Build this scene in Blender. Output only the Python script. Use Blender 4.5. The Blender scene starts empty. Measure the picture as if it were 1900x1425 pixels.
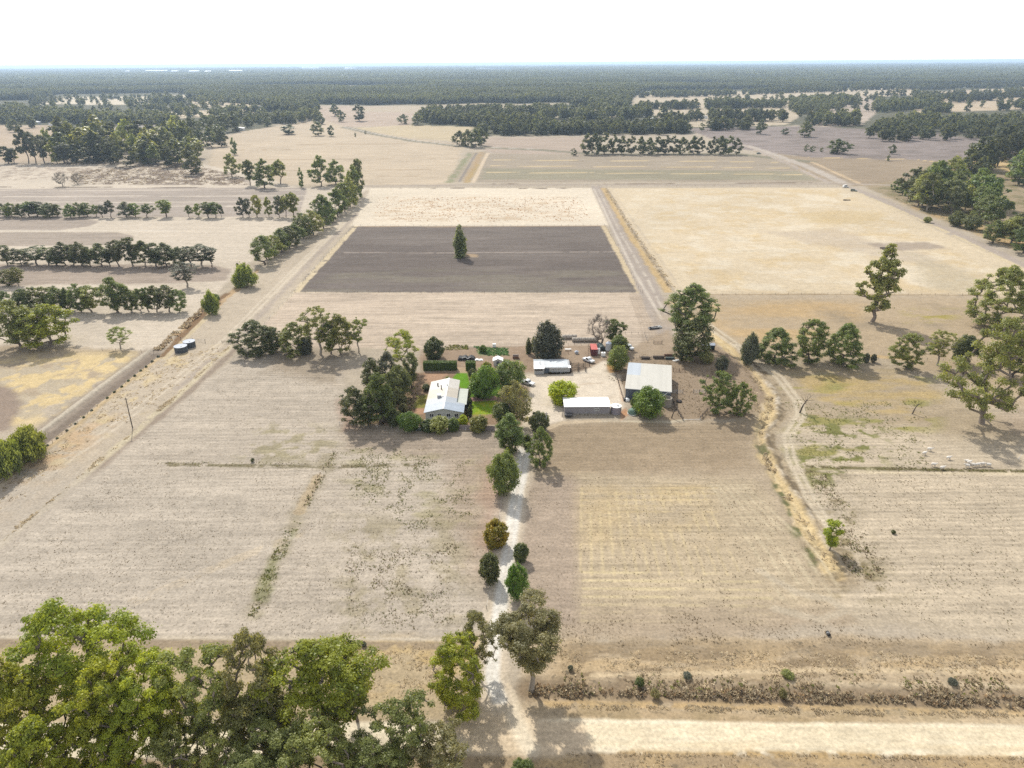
import bpy, math, random
import numpy as np
from mathutils import Vector, Matrix

C = bpy.context.scene
COL = C.collection

# ------------------------------------------------------------------ camera
FPX = 1317.0                                   # focal length in photo pixels (1900 wide)
PITCH = math.atan(596.5 / FPX)
ROLL = math.radians(0.36)
HC = 100.0                                     # drone height, metres
_F = np.array([0, math.cos(PITCH), -math.sin(PITCH)])
_R0 = np.array([1.0, 0, 0])
_U0 = np.array([0, math.sin(PITCH), math.cos(PITCH)])
_R = _R0 * math.cos(ROLL) - _U0 * math.sin(ROLL)
_U = _U0 * math.cos(ROLL) + _R0 * math.sin(ROLL)
cam_d = bpy.data.cameras.new('camera')
cam_d.sensor_fit = 'HORIZONTAL'
cam_d.sensor_width = 36.0
cam_d.lens = FPX * 36.0 / 1900.0
cam_d.clip_start = 1.0
cam_d.clip_end = 150000.0
cam = bpy.data.objects.new('camera', cam_d)
COL.objects.link(cam)
cam.matrix_world = Matrix(((_R[0], _U[0], -_F[0], 0), (_R[1], _U[1], -_F[1], 0), (_R[2], _U[2], -_F[2], HC), (0, 0, 0, 1)))
C.camera = cam

# ------------------------------------------------------------------ sky, sun, exposure
SUN_EL = math.radians(46.0)
SH_AZ = math.radians(157.0)                    # the way shadows fall, clockwise from +Y
world = bpy.data.worlds.new('World')
C.world = world
world.use_nodes = True
wn = world.node_tree.nodes
wl = world.node_tree.links
wn.clear()
w_out = wn.new('ShaderNodeOutputWorld')
w_bg = wn.new('ShaderNodeBackground')
w_sky = wn.new('ShaderNodeTexSky')
w_sky.sky_type = 'NISHITA'
w_sky.sun_disc = False
w_sky.sun_elevation = SUN_EL
w_sky.sun_rotation = SH_AZ + math.pi
w_sky.air_density = 1.0
w_sky.dust_density = 2.5
w_sky.ozone_density = 1.0
w_bg.inputs['Strength'].default_value = 0.11
# thin high cloud: glaring white low down, fading to blue overhead
w_tc = wn.new('ShaderNodeTexCoord')
w_sep = wn.new('ShaderNodeSeparateXYZ')
w_map = wn.new('ShaderNodeMapRange')
w_map.interpolation_type = 'SMOOTHSTEP'
w_map.inputs[1].default_value = 0.10; w_map.inputs[2].default_value = 0.75
w_map.inputs[3].default_value = 0.92; w_map.inputs[4].default_value = 0.5
w_mix = wn.new('ShaderNodeMix')
w_mix.data_type = 'RGBA'
w_mix.inputs[7].default_value = (10.0, 10.1, 10.2, 1)
wl.new(w_tc.outputs['Generated'], w_sep.inputs[0])
wl.new(w_sep.outputs['Z'], w_map.inputs[0])
wl.new(w_map.outputs[0], w_mix.inputs[0])
wl.new(w_sky.outputs[0], w_mix.inputs[6])
wl.new(w_mix.outputs[2], w_bg.inputs['Color'])
wl.new(w_bg.outputs[0], w_out.inputs['Surface'])

sun_d = bpy.data.lights.new('sun', 'SUN')
sun_d.energy = 4.1
sun_d.angle = math.radians(1.0)
sun_d.color = (1.0, 0.95, 0.86)
sun = bpy.data.objects.new('sun', sun_d)
COL.objects.link(sun)
ldir = Vector((math.sin(SH_AZ) * math.cos(SUN_EL), math.cos(SH_AZ) * math.cos(SUN_EL), -math.sin(SUN_EL)))
sun.rotation_euler = ldir.to_track_quat('-Z', 'Y').to_euler()
sun.location = (0, 0, 400)

vs = C.view_settings
vs.view_transform = 'Standard'
vs.look = 'None'
vs.exposure = 0.40
vs.gamma = 1.0
vs.use_curve_mapping = False
C.cycles.use_denoising = False
C.cycles.max_bounces = 8
C.cycles.volume_bounces = 1
C.cycles.transparent_max_bounces = 8

# ------------------------------------------------------------------ pixel <-> place
CAM = np.array([0, 0, HC])


def W(u, v, z=0.0):
    d = _F * FPX + _R * (u - 950) + _U * (712.5 - v)
    t = (z - HC) / d[2]
    return np.array([d[0] * t, d[1] * t, z])


def proj(P):
    d = np.asarray(P, float) - CAM
    zf = d @ _F
    return 950 + FPX * (d @ _R) / zf, 712.5 - FPX * (d @ _U) / zf, zf


# ------------------------------------------------------------------ noise
def _hash(ix, iy, s):
    h = (ix.astype(np.int64) * 374761393 + iy.astype(np.int64) * 668265263 + s * 974711) & 0x7fffffff
    h = ((h ^ (h >> 13)) * 1274126177) & 0x7fffffff
    h = ((h ^ (h >> 16)) * 2246822519) & 0x7fffffff
    return (h & 0xffff) / 65535.0


def vnoise(x, y, s):
    xi = np.floor(x); yi = np.floor(y)
    fx = x - xi; fy = y - yi
    fx = fx * fx * (3 - 2 * fx); fy = fy * fy * (3 - 2 * fy)
    a = _hash(xi, yi, s); b = _hash(xi + 1, yi, s); c = _hash(xi, yi + 1, s); d = _hash(xi + 1, yi + 1, s)
    return (a * (1 - fx) + b * fx) * (1 - fy) + (c * (1 - fx) + d * fx) * fy


def fbm(x, y, s, octaves=4):
    t = np.zeros_like(x); amp = 0.5; tot = 0
    for k in range(octaves):
        t += amp * vnoise(x, y, s + 17 * k)
        tot += amp; amp *= 0.55; x = x * 2.03 + 11.3; y = y * 2.03 - 7.1
    return t / tot


# ------------------------------------------------------------------ colours
KA = 2.19                                       # seen brightness of sunlit ground / albedo


def lin(c):
    c = np.asarray(c, float) / 255.0
    return np.where(c <= 0.04045, c / 12.92, ((c + 0.055) / 1.055) ** 2.4)


def AL(*c):
    return lin(c) / KA


# ------------------------------------------------------------------ mesh helpers
def np_mesh(name, verts, faces, smooth=False):
    """faces: (M,3) or (M,4) array"""
    verts = np.asarray(verts, np.float32); faces = np.asarray(faces, np.int32)
    me = bpy.data.meshes.new(name)
    n = faces.shape[1]
    me.vertices.add(len(verts)); me.vertices.foreach_set('co', verts.ravel())
    me.loops.add(faces.size); me.loops.foreach_set('vertex_index', faces.ravel())
    me.polygons.add(len(faces))
    me.polygons.foreach_set('loop_start', np.arange(0, faces.size, n, dtype=np.int32))
    if smooth:
        me.polygons.foreach_set('use_smooth', np.ones(len(faces), bool))
    me.update(calc_edges=True)
    return me


def col_attr(me, name, rgb):
    a = me.attributes.new(name, 'FLOAT_COLOR', 'POINT')
    n = len(rgb)
    d = np.ones((n, 4), np.float32); d[:, :3] = rgb
    a.data.foreach_set('color', d.ravel())


def flt_attr(me, name, v):
    a = me.attributes.new(name, 'FLOAT', 'POINT')
    a.data.foreach_set('value', np.asarray(v, np.float32))


def link(name, me, mat=None, parent=None):
    o = bpy.data.objects.new(name, me)
    COL.objects.link(o)
    if mat is not None and me is not None and len(me.materials) == 0:
        me.materials.append(mat)
    if parent is not None:
        o.parent = parent
    return o


def tag(o, label, cat, group=None):
    o['label'] = label; o['category'] = cat
    if group:
        o['group'] = group
    return o


def thing(name, label, cat, loc=(0, 0, 0), rz=0.0, group=None):
    o = bpy.data.objects.new(name, None)
    o.empty_display_size = 0.5
    COL.objects.link(o)
    o.location = tuple(float(x) for x in loc); o.rotation_euler = (0, 0, rz)
    return tag(o, label, cat, group)


class MB:
    """collects simple solids, links them as ONE mesh object"""
    def __init__(s):
        s.v = []; s.f = []

    def add(s, vs, fs):
        b = len(s.v)
        s.v += [tuple(float(c) for c in p) for p in vs]
        s.f += [tuple(i + b for i in f) for f in fs]
        return s

    def box(s, x0, x1, y0, y1, z0, z1):
        vs = [(x, y, z) for z in (z0, z1) for y in (y0, y1) for x in (x0, x1)]
        return s.add(vs, [(0, 2, 3, 1), (4, 5, 7, 6), (0, 1, 5, 4), (2, 6, 7, 3), (0, 4, 6, 2), (1, 3, 7, 5)])

    def prism_y(s, pts, y0, y1):               # profile in xz, counter-clockwise seen from -y
        n = len(pts)
        vs = [(x, y0, z) for x, z in pts] + [(x, y1, z) for x, z in pts]
        fs = [tuple(range(n)), tuple(range(2 * n - 1, n - 1, -1))]
        fs += [((i + 1) % n, i, i + n, (i + 1) % n + n) for i in range(n)]
        return s.add(vs, fs)

    def prism_x(s, pts, x0, x1):               # profile in yz
        n = len(pts)
        vs = [(x0, y, z) for y, z in pts] + [(x1, y, z) for y, z in pts]
        fs = [tuple(range(n)), tuple(range(2 * n - 1, n - 1, -1))]
        fs += [((i + 1) % n, i, i + n, (i + 1) % n + n) for i in range(n)]
        return s.add(vs, fs)

    def lathe(s, prof, n=24, cx=0, cy=0):      # prof: (r, z) bottom to top, closed by r=0 ends
        vs = []; fs = []
        for r, z in prof:
            for k in range(n):
                a = 2 * math.pi * k / n
                vs.append((cx + r * math.cos(a), cy + r * math.sin(a), z))
        for i in range(len(prof) - 1):
            for k in range(n):
                k2 = (k + 1) % n
                fs.append((i * n + k, i * n + k2, (i + 1) * n + k2, (i + 1) * n + k))
        return s.add(vs, fs)

    def tube(s, a, b, r0, r1=None, n=6):
        r1 = r0 if r1 is None else r1
        a = Vector([float(t) for t in a]); b = Vector([float(t) for t in b])
        d = (b - a).normalized()
        x = d.orthogonal().normalized(); y = d.cross(x)
        vs = []
        for p, r in ((a, r0), (b, r1)):
            for k in range(n):
                t = 2 * math.pi * k / n
                vs.append(p + x * (r * math.cos(t)) + y * (r * math.sin(t)))
        fs = [(k, (k + 1) % n, n + (k + 1) % n, n + k) for k in range(n)]
        fs += [tuple(range(n - 1, -1, -1)), tuple(range(n, 2 * n))]
        return s.add(vs, fs)

    def mesh(s, name, smooth=False):
        me = bpy.data.meshes.new(name)
        me.from_pydata(s.v, [], s.f)
        if smooth:
            me.polygons.foreach_set('use_smooth', np.ones(len(s.f), bool))
        me.update()
        return me

    def build(s, name, mat, parent=None, smooth=False):
        return link(name, s.mesh(name, smooth), mat, parent)


# ------------------------------------------------------------------ materials
def new_mat(name):
    m = bpy.data.materials.new(name); m.use_nodes = True
    nt = m.node_tree; nt.nodes.clear()
    return m, nt, nt.nodes, nt.links


def solid(name, rgb, rough=0.7, metal=0.0, var=0.18, scale=0.8, stretch=(1, 1, 1), bump=0.0, spec=0.3):
    """painted / weathered surface: base colour broken up by two scales of noise"""
    m, nt, N, L = new_mat(name)
    out = N.new('ShaderNodeOutputMaterial'); b = N.new('ShaderNodeBsdfPrincipled')
    tc = N.new('ShaderNodeTexCoord'); mp = N.new('ShaderNodeMapping'); mp.inputs['Scale'].default_value = stretch
    n1 = N.new('ShaderNodeTexNoise'); n1.inputs['Scale'].default_value = scale; n1.inputs['Detail'].default_value = 5
    n1.inputs['Roughness'].default_value = 0.65
    r = N.new('ShaderNodeMapRange'); r.inputs[1].default_value = 0.3; r.inputs[2].default_value = 0.7
    r.inputs[3].default_value = 1 - var; r.inputs[4].default_value = 1 + var * 0.6
    mx = N.new('ShaderNodeVectorMath'); mx.operation = 'SCALE'; mx.inputs[0].default_value = tuple(rgb)
    L.new(tc.outputs['Object'], mp.inputs[0]); L.new(mp.outputs[0], n1.inputs['Vector'])
    L.new(n1.outputs['Fac'], r.inputs[0]); L.new(r.outputs[0], mx.inputs['Scale'])
    L.new(mx.outputs[0], b.inputs['Base Color'])
    b.inputs['Roughness'].default_value = rough; b.inputs['Metallic'].default_value = metal
    b.inputs['Specular IOR Level'].default_value = spec
    if bump:
        bp = N.new('ShaderNodeBump'); bp.inputs['Strength'].default_value = bump; bp.inputs['Distance'].default_value = 0.05
        L.new(n1.outputs['Fac'], bp.inputs['Height']); L.new(bp.outputs[0], b.inputs['Normal'])
    L.new(b.outputs[0], out.inputs[0])
    return m


def sheet(name, rgb, axis='X', rough=0.45, var=0.12, pitch=0.35, bands=None, spec=0.4):
    """corrugated iron sheet: ribs run across `axis`; bands = list of (coordinate, rgb) steps along Y"""
    m, nt, N, L = new_mat(name)
    out = N.new('ShaderNodeOutputMaterial'); b = N.new('ShaderNodeBsdfPrincipled')
    tc = N.new('ShaderNodeTexCoord')
    n1 = N.new('ShaderNodeTexNoise'); n1.inputs['Scale'].default_value = 0.35; n1.inputs['Detail'].default_value = 6
    n1.inputs['Roughness'].default_value = 0.7
    L.new(tc.outputs['Object'], n1.inputs['Vector'])
    sep = N.new('ShaderNodeSeparateXYZ'); L.new(tc.outputs['Object'], sep.inputs[0])
    wv = N.new('ShaderNodeMath'); wv.operation = 'MULTIPLY'; wv.inputs[1].default_value = 2 * math.pi / pitch
    L.new(sep.outputs[axis], wv.inputs[0])
    sn = N.new('ShaderNodeMath'); sn.operation = 'SINE'; L.new(wv.outputs[0], sn.inputs[0])
    bp = N.new('ShaderNodeBump'); bp.inputs['Strength'].default_value = 0.5; bp.inputs['Distance'].default_value = 0.03
    L.new(sn.outputs[0], bp.inputs['Height']); L.new(bp.outputs[0], b.inputs['Normal'])
    # whole sheets weather differently
    fl = N.new('ShaderNodeMath'); fl.operation = 'MULTIPLY'; fl.inputs[1].default_value = 1 / 0.9
    L.new(sep.outputs[axis], fl.inputs[0])
    fl2 = N.new('ShaderNodeMath'); fl2.operation = 'FLOOR'; L.new(fl.outputs[0], fl2.inputs[0])
    wh = N.new('ShaderNodeTexWhiteNoise'); wh.noise_dimensions = '1D'; L.new(fl2.outputs[0], wh.inputs['W'])
    r = N.new('ShaderNodeMapRange'); r.inputs[1].default_value = 0.25; r.inputs[2].default_value = 0.75
    r.inputs[3].default_value = 1 - var; r.inputs[4].default_value = 1 + var * 0.5
    L.new(n1.outputs['Fac'], r.inputs[0])
    r2 = N.new('ShaderNodeMapRange'); r2.inputs[3].default_value = 0.96; r2.inputs[4].default_value = 1.03
    L.new(wh.outputs['Value'], r2.inputs[0])
    mu = N.new('ShaderNodeMath'); mu.operation = 'MULTIPLY'; L.new(r.outputs[0], mu.inputs[0]); L.new(r2.outputs[0], mu.inputs[1])
    mx = N.new('ShaderNodeVectorMath'); mx.operation = 'SCALE'; L.new(mu.outputs[0], mx.inputs['Scale'])
    if bands:
        cur = None
        for k, (co, c) in enumerate(bands):
            if cur is None:
                rgbn = N.new('ShaderNodeRGB'); rgbn.outputs[0].default_value = (*c, 1); cur = rgbn.outputs[0]
            else:
                gt = N.new('ShaderNodeMath'); gt.operation = 'GREATER_THAN'; gt.inputs[1].default_value = co
                L.new(sep.outputs['Y'], gt.inputs[0])
                mm = N.new('ShaderNodeMix'); mm.data_type = 'RGBA'; L.new(gt.outputs[0], mm.inputs[0])
                L.new(cur, mm.inputs[6]); mm.inputs[7].default_value = (*c, 1); cur = mm.outputs[2]
        L.new(cur, mx.inputs[0])
    else:
        mx.inputs[0].default_value = tuple(rgb)
    L.new(mx.outputs[0], b.inputs['Base Color'])
    b.inputs['Roughness'].default_value = rough; b.inputs['Specular IOR Level'].default_value = spec
    L.new(b.outputs[0], out.inputs[0])
    return m


def leaf_mat(name, a, bcol, trans=0.36, vr=0.22, stand=(0.0045, 0.72, 1.3), spec=0.45):
    """foliage: two leaf colours mixed per spray, a little different on every plant, light passes through"""
    m, nt, N, L = new_mat(name)
    out = N.new('ShaderNodeOutputMaterial')
    at = N.new('ShaderNodeAttribute'); at.attribute_name = 'tint'
    oi = N.new('ShaderNodeObjectInfo')
    mx = N.new('ShaderNodeMix'); mx.data_type = 'RGBA'
    mx.inputs[6].default_value = (*a, 1); mx.inputs[7].default_value = (*bcol, 1)
    L.new(at.outputs['Fac'], mx.inputs[0])
    hs = N.new('ShaderNodeHueSaturation')
    r1 = N.new('ShaderNodeMapRange'); r1.inputs[3].default_value = 0.485; r1.inputs[4].default_value = 0.512
    r2 = N.new('ShaderNodeMapRange'); r2.inputs[3].default_value = 1 - vr; r2.inputs[4].default_value = 1 + vr
    mul = N.new('ShaderNodeMath'); mul.operation = 'MULTIPLY'; mul.inputs[1].default_value = 7.31
    fr = N.new('ShaderNodeMath'); fr.operation = 'FRACT'
    L.new(oi.outputs['Random'], r1.inputs[0]); L.new(oi.outputs['Random'], mul.inputs[0]); L.new(mul.outputs[0], fr.inputs[0])
    L.new(fr.outputs[0], r2.inputs[0])
    L.new(r1.outputs[0], hs.inputs['Hue']); fr_out = r2.outputs[0]
    L.new(mx.outputs[2], hs.inputs['Color'])
    nz = N.new('ShaderNodeTexNoise'); nz.inputs['Scale'].default_value = stand[0]; nz.inputs['Detail'].default_value = 3
    L.new(oi.outputs['Location'], nz.inputs['Vector'])
    rz_ = N.new('ShaderNodeMapRange'); rz_.inputs[1].default_value = 0.3; rz_.inputs[2].default_value = 0.7; rz_.inputs[3].default_value = stand[1]; rz_.inputs[4].default_value = stand[2]
    L.new(nz.outputs['Fac'], rz_.inputs[0])
    vm = N.new('ShaderNodeMath'); vm.operation = 'MULTIPLY'; L.new(fr_out, vm.inputs[0]); L.new(rz_.outputs[0], vm.inputs[1]); L.new(vm.outputs[0], hs.inputs['Value'])
    d = N.new('ShaderNodeBsdfPrincipled'); d.inputs['Roughness'].default_value = 0.48; d.inputs['Specular IOR Level'].default_value = spec
    t = N.new('ShaderNodeBsdfTranslucent'); ms = N.new('ShaderNodeMixShader'); ms.inputs[0].default_value = trans
    g = N.new('ShaderNodeMix'); g.data_type = 'RGBA'; g.blend_type = 'MULTIPLY'; g.inputs[0].default_value = 1.0
    g.inputs[7].default_value = (1.6, 1.45, 0.6, 1)
    L.new(hs.outputs[0], d.inputs['Base Color']); L.new(hs.outputs[0], g.inputs[6]); L.new(g.outputs[2], t.inputs[0])
    L.new(d.outputs[0], ms.inputs[1]); L.new(t.outputs[0], ms.inputs[2]); L.new(ms.outputs[0], out.inputs[0])
    return m


LM = {
    'olive': leaf_mat('leaf_olive', (0.14, 0.16, 0.046), (0.29, 0.31, 0.09), 0.46),
    'yellow': leaf_mat('leaf_yellow', (0.14, 0.19, 0.022), (0.39, 0.43, 0.036), 0.46),
    'brown': leaf_mat('leaf_brown', (.165, .165, .072), (.300, .285, .130), .48),
    'green': leaf_mat('leaf_green', (0.088, 0.128, 0.04), (0.18, 0.225, 0.066), 0.5),
    'dark': leaf_mat('leaf_dark', (0.074, 0.092, 0.04), (0.15, 0.17, 0.066), 0.48),
    'grey': leaf_mat('leaf_grey', (0.082, 0.094, 0.066), (0.15, 0.158, 0.108), 0.42),
    'bright': leaf_mat('leaf_bright', (0.06, 0.125, 0.018), (0.15, 0.23, 0.04), 0.45),
    'light': leaf_mat('leaf_light', (0.15, 0.195, 0.055), (0.27, 0.32, 0.11), 0.5),
    'lime': leaf_mat('leaf_lime', (.20, .26, .006), (.38, .40, .014), .42),
    'gold': leaf_mat('leaf_gold', (0.16, 0.18, 0.02), (0.46, 0.36, 0.03), 0.4),
    'far': leaf_mat('leaf_far', (.084, .098, .062), (.116, .128, .072), .5, .1, (0.0018, .66, 1.4), .1),
    'twig': leaf_mat('leaf_twig', (0.24, 0.22, 0.20), (0.32, 0.30, 0.27), 0.1),
    'vege': leaf_mat('leaf_vegetable', (0.07, 0.12, 0.05), (0.16, 0.22, 0.10), 0.35),
}
BARK = {
    'pale': solid('bark_pale', (0.30, 0.26, 0.21), 0.85, var=0.45, scale=1.6, stretch=(1, 1, 0.25)),
    'dark': solid('bark_dark', (0.11, 0.09, 0.075), 0.9, var=0.4, scale=2.0, stretch=(1, 1, 0.3)),
    'mid': solid('bark_mid', (0.19, 0.155, 0.125), 0.9, var=0.45, scale=1.8, stretch=(1, 1, 0.3)),
}

# ------------------------------------------------------------------ ground: one sheet to the horizon
GX = np.concatenate([np.linspace(-6, -0.95, 26)[:-1], np.linspace(-0.95, 0.95, 1150), np.linspace(0.95, 6, 26)[1:]])
_ang = np.concatenate([np.linspace(62, 2.2, 980), np.geomspace(2.2, 0.12, 70)[1:]])
GY = np.concatenate([[-3000, -1200, -500, -200, -80, -20, 10, 30, 42], HC / np.tan(np.radians(_ang))])
_xx, _yy = np.meshgrid(GX, GY)
PX = (_xx * np.sqrt(_yy ** 2 + 90.0 ** 2)).ravel(); PY = np.repeat(GY, len(GX))
NV = len(PX)
gcol = np.empty((NV, 3)); gz = np.zeros(NV)
m_rx = np.zeros(NV); m_ry = np.zeros(NV); m_tf = np.full(NV, 0.35)
_wob1 = fbm(PX / 9, PY / 9, 5, 4) - 0.5
_wob2 = fbm(PX / 2.2, PY / 2.2, 8, 3) - 0.5
_big = fbm(PX / 60, PY / 60, 3, 5)
_mid = fbm(PX / 14, PY / 14, 4, 4)


def pts(px):
    return np.array([W(u, v)[:2] for u, v in px])


def near_idx(P, pad):
    return np.nonzero((PX > P[:, 0].min() - pad) & (PX < P[:, 0].max() + pad) & (PY > P[:, 1].min() - pad) & (PY < P[:, 1].max() + pad))[0]


def sdist(P, x, y, closed=True):
    n = len(P); best = np.full(len(x), 1e18); inside = np.zeros(len(x), bool)
    for i in range(n if closed else n - 1):
        a = P[i]; b = P[(i + 1) % n]; d = b - a
        t = np.clip(((x - a[0]) * d[0] + (y - a[1]) * d[1]) / max(d @ d, 1e-9), 0, 1)
        best = np.minimum(best, (x - a[0] - t * d[0]) ** 2 + (y - a[1] - t * d[1]) ** 2)
        if closed:
            c = (a[1] > y) != (b[1] > y)
            with np.errstate(divide='ignore', invalid='ignore'):
                inside ^= c & (x < d[0] * (y - a[1]) / d[1] + a[0])
    best = np.sqrt(best)
    return np.where(inside, best, -best) if closed else best


def put(idx, w, rgb, rx=None, ry=None, tf=None):
    w = np.clip(w, 0, 1)
    gcol[idx] = gcol[idx] * (1 - w[:, None]) + np.asarray(rgb) * w[:, None]
    for arr, val in ((m_rx, rx), (m_ry, ry), (m_tf, tf)):
        if val is not None:
            arr[idx] = arr[idx] * (1 - w) + val * w


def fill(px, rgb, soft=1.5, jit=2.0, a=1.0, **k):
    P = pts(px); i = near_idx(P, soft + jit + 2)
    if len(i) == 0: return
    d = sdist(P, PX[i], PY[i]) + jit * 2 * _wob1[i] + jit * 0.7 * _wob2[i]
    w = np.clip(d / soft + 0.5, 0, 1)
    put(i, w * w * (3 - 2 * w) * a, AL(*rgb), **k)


def patchy(px, rgb, soft=8, lo=0.45, hi=0.62, sc=14, a=1.0, seed=31, stretch=1.0, **k):
    """patches of another cover inside a polygon"""
    P = pts(px); i = near_idx(P, soft)
    if len(i) == 0: return
    d = sdist(P, PX[i], PY[i]); w = np.clip(d / soft + 0.5, 0, 1)
    n = fbm(PX[i] / (sc * stretch), PY[i] / sc, seed, 5)
    put(i, w * np.clip((n - lo) / (hi - lo), 0, 1) * a, AL(*rgb), **k)


def line(px, width, rgb, soft=0.8, jit=0.5, a=1.0, broken=0.0, bsc=4, z=0.0, **k):
    P = pts(px); i = near_idx(P, width + soft + jit + 3)
    if len(i) == 0: return
    d = sdist(P, PX[i], PY[i], False) + jit * 2 * _wob1[i] + jit * _wob2[i]
    w = np.clip((width / 2 - d) / soft + 0.5, 0, 1)
    if broken:
        n = fbm(PX[i] / bsc, PY[i] / bsc, 77, 3); w = w * np.clip((n - broken) / 0.12 + 0.5, 0, 1)
    put(i, w * a, AL(*rgb), **k)
    if z:
        gz[i] += z * np.clip((width / 2 - d) / max(width * 0.35, 0.5) + 0.5, 0, 1)


gcol[:] = AL(203, 189, 168)
# --- far country
fill([(-900, 131), (2800, 106.5), (2800, 205), (1900, 262), (1590, 262), (1480, 232), (1275, 248), (890, 252), (760, 232), (780, 197), (590, 195), (480, 246), (400, 250), (330, 240), (100, 236), (-300, 240)], (116, 114, 92), soft=30, jit=12, tf=0)
for n, (poly, c) in enumerate([
    ([(-200, 232), (100, 232), (115, 300), (-200, 305)], (205, 185, 160)),
    ([(56, 190), (110, 181), (345, 177), (352, 184), (346, 191), (250, 195), (150, 194), (60, 193)], (236, 222, 196)),
    ([(258, 208), (480, 201), (490, 209), (440, 214), (330, 220), (260, 218)], (226, 208, 180)),
    ([(350, 186), (500, 190), (500, 199), (350, 199)], (222, 204, 176)),
    ([(210, 226), (340, 226), (345, 238), (215, 246)], (200, 190, 182)),
    ([(600, 222), (590, 197), (783, 198), (775, 215), (760, 233), (640, 236)], (206, 186, 166)),
    ([(440, 245), (600, 222), (650, 238), (860, 270), (835, 342), (380, 345), (395, 268)], (216, 198, 172)),
    ([(650, 238), (760, 232), (880, 236), (860, 264), (760, 256)], (216, 198, 164)),
    ([(895, 255), (1095, 254), (1085, 291), (900, 283)], (196, 178, 160)),
    ([(1168, 190), (1180, 176), (1500, 166), (1700, 163), (1700, 176), (1560, 182), (1505, 200), (1460, 232), (1275, 236), (1180, 205)], (214, 198, 172)),
    ([(1500, 205), (1600, 178), (1640, 196), (1600, 232), (1500, 238)], (205, 188, 170)),
    ([(1690, 172), (2100, 152), (2100, 196), (1700, 210)], (214, 194, 164)),
    ([(1270, 238), (1500, 234), (1900, 262), (2300, 270), (2300, 320), (1900, 306), (1500, 292), (1370, 276)], (166, 153, 146)),
    ([(1400, 280), (1500, 292), (1740, 298), (1900, 310), (1900, 345), (1560, 345)], (176, 158, 134)),
]):
    fill(poly, c, soft=8, jit=5, rx=0.9, tf=0.1)
patchy([(1270, 238), (1500, 234), (2300, 270), (2300, 320), (1500, 292), (1370, 276)], (148, 136, 128), sc=10, seed=41, stretch=3)
fill([(900, 285), (1440, 290), (1535, 338), (884, 338)], (184, 170, 150), soft=3, jit=1.5, rx=0.9)
fill([(900, 312), (1480, 318), (1520, 334), (890, 333)], (170, 162, 138), soft=8, jit=3, rx=0.9)
for v in (297, 308, 320):
    line([(918 - (v - 297) * .5, v), (1300, v + 2), (1440 + (v - 297) * 2, v + 4)], 4.5, (222, 200, 158), jit=1)
line([(1440, 292), (1530, 336)], 6, (218, 192, 140), jit=1)
for v in (266, 275, 284, 294, 304, 314, 326):
    line([(430, v + 3), (850, v)], 3, (190, 168, 138), jit=1.5, a=0.7, broken=0.42, bsc=30)
for v in (203, 208, 214, 220):
    line([(620, v), (780, v)], 5, (178, 160, 145), a=0.6, jit=2)
# drains and tracks behind the north boundary
line([(640, 236), (700, 250), (770, 262), (860, 272), (1000, 278), (1100, 286), (1370, 286), (1500, 300)], 16, (150, 144, 122), jit=3, soft=5)
line([(640, 236), (700, 249), (770, 261), (860, 271), (1000, 277)], 5, (206, 196, 182), jit=1, soft=2)
fill([(868, 283), (905, 281), (872, 338), (828, 338)], (190, 176, 154), soft=2, jit=1)
line([(872, 284), (834, 338)], 7, (150, 154, 116), jit=3, soft=5, broken=.4, bsc=8, a=.75)
line([(884, 284), (852, 338)], 3, (160, 150, 140))
line([(893, 283), (880, 310), (864, 338)], 7, (196, 166, 124), jit=3, soft=5, a=.7)
line([(888, 305), (866, 338)], 5, (194, 168, 112), jit=2.5, soft=4, a=.7)
line([(905, 284), (878, 338)], 4, (228, 208, 180))
line([(1385, 270), (1440, 288), (1500, 310), (1570, 342)], 11, (206, 194, 180), jit=2, soft=3)
line([(1350, 258), (1400, 277), (1460, 302), (1535, 338)], 6, (196, 182, 168), jit=2)
line([(1505, 300), (1600, 343)], 4, (216, 192, 158), jit=1)
line([(-100, 304), (180, 303), (300, 305), (390, 330)], 5, (130, 112, 100), jit=2, a=.6)
# --- block of pale stubble and shelter belts on the west
fill([(-300, 306), (380, 305), (560, 348), (690, 348), (440, 500), (380, 575), (280, 655), (-300, 660)], (226, 212, 192), soft=3, jit=3, rx=0.5, tf=0.5)
fill([(-300, 352), (570, 348), (555, 402), (-300, 405)], (190, 177, 164), soft=2, jit=1, rx=0.9)
for v in (353, 364, 375, 383):
    line([(-300, v + 1), (330, v), (575, v - 1)], 3.5, (226, 213, 196), jit=0.8, broken=0.3 if v > 370 else 0, bsc=25)
line([(-100, 347), (400, 348)], 2.5, (120, 104, 92), jit=1)
patchy([(130, 320), (330, 300), (460, 330), (460, 344), (130, 342)], (146, 130, 116), sc=6, lo=.42, hi=.55, seed=51)
patchy([(0, 310), (240, 312), (170, 330), (0, 335)], (186, 170, 152), sc=6, seed=52)
fill([(-300, 404), (150, 404), (185, 411), (165, 420), (110, 427), (-300, 428)], (186, 172, 158), soft=2, jit=1, rx=0.8)
fill([(-300, 431), (215, 431), (250, 438), (245, 447), (200, 455), (-300, 460)], (184, 170, 155), soft=2, jit=1, rx=0.8)
line([(-300, 428), (330, 428)], 3, (232, 220, 202))
fill([(-300, 490), (395, 492), (430, 500), (420, 520), (330, 525), (200, 528), (100, 527), (-300, 545)], (186, 170, 154), soft=3, jit=2, rx=0.8)
fill([(-300, 640), (120, 642), (270, 650), (190, 700), (60, 740), (-300, 760)], (196, 178, 152), soft=5, jit=3)
patchy([(-100, 690), (90, 655), (280, 655), (130, 760), (60, 790), (-100, 800)], (234, 210, 160), sc=7, lo=.40, hi=.52, seed=53)
patchy([(-60, 680), (270, 655), (90, 770), (-60, 800)], (205, 190, 164), sc=5, lo=.5, hi=.6, seed=54)
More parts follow.
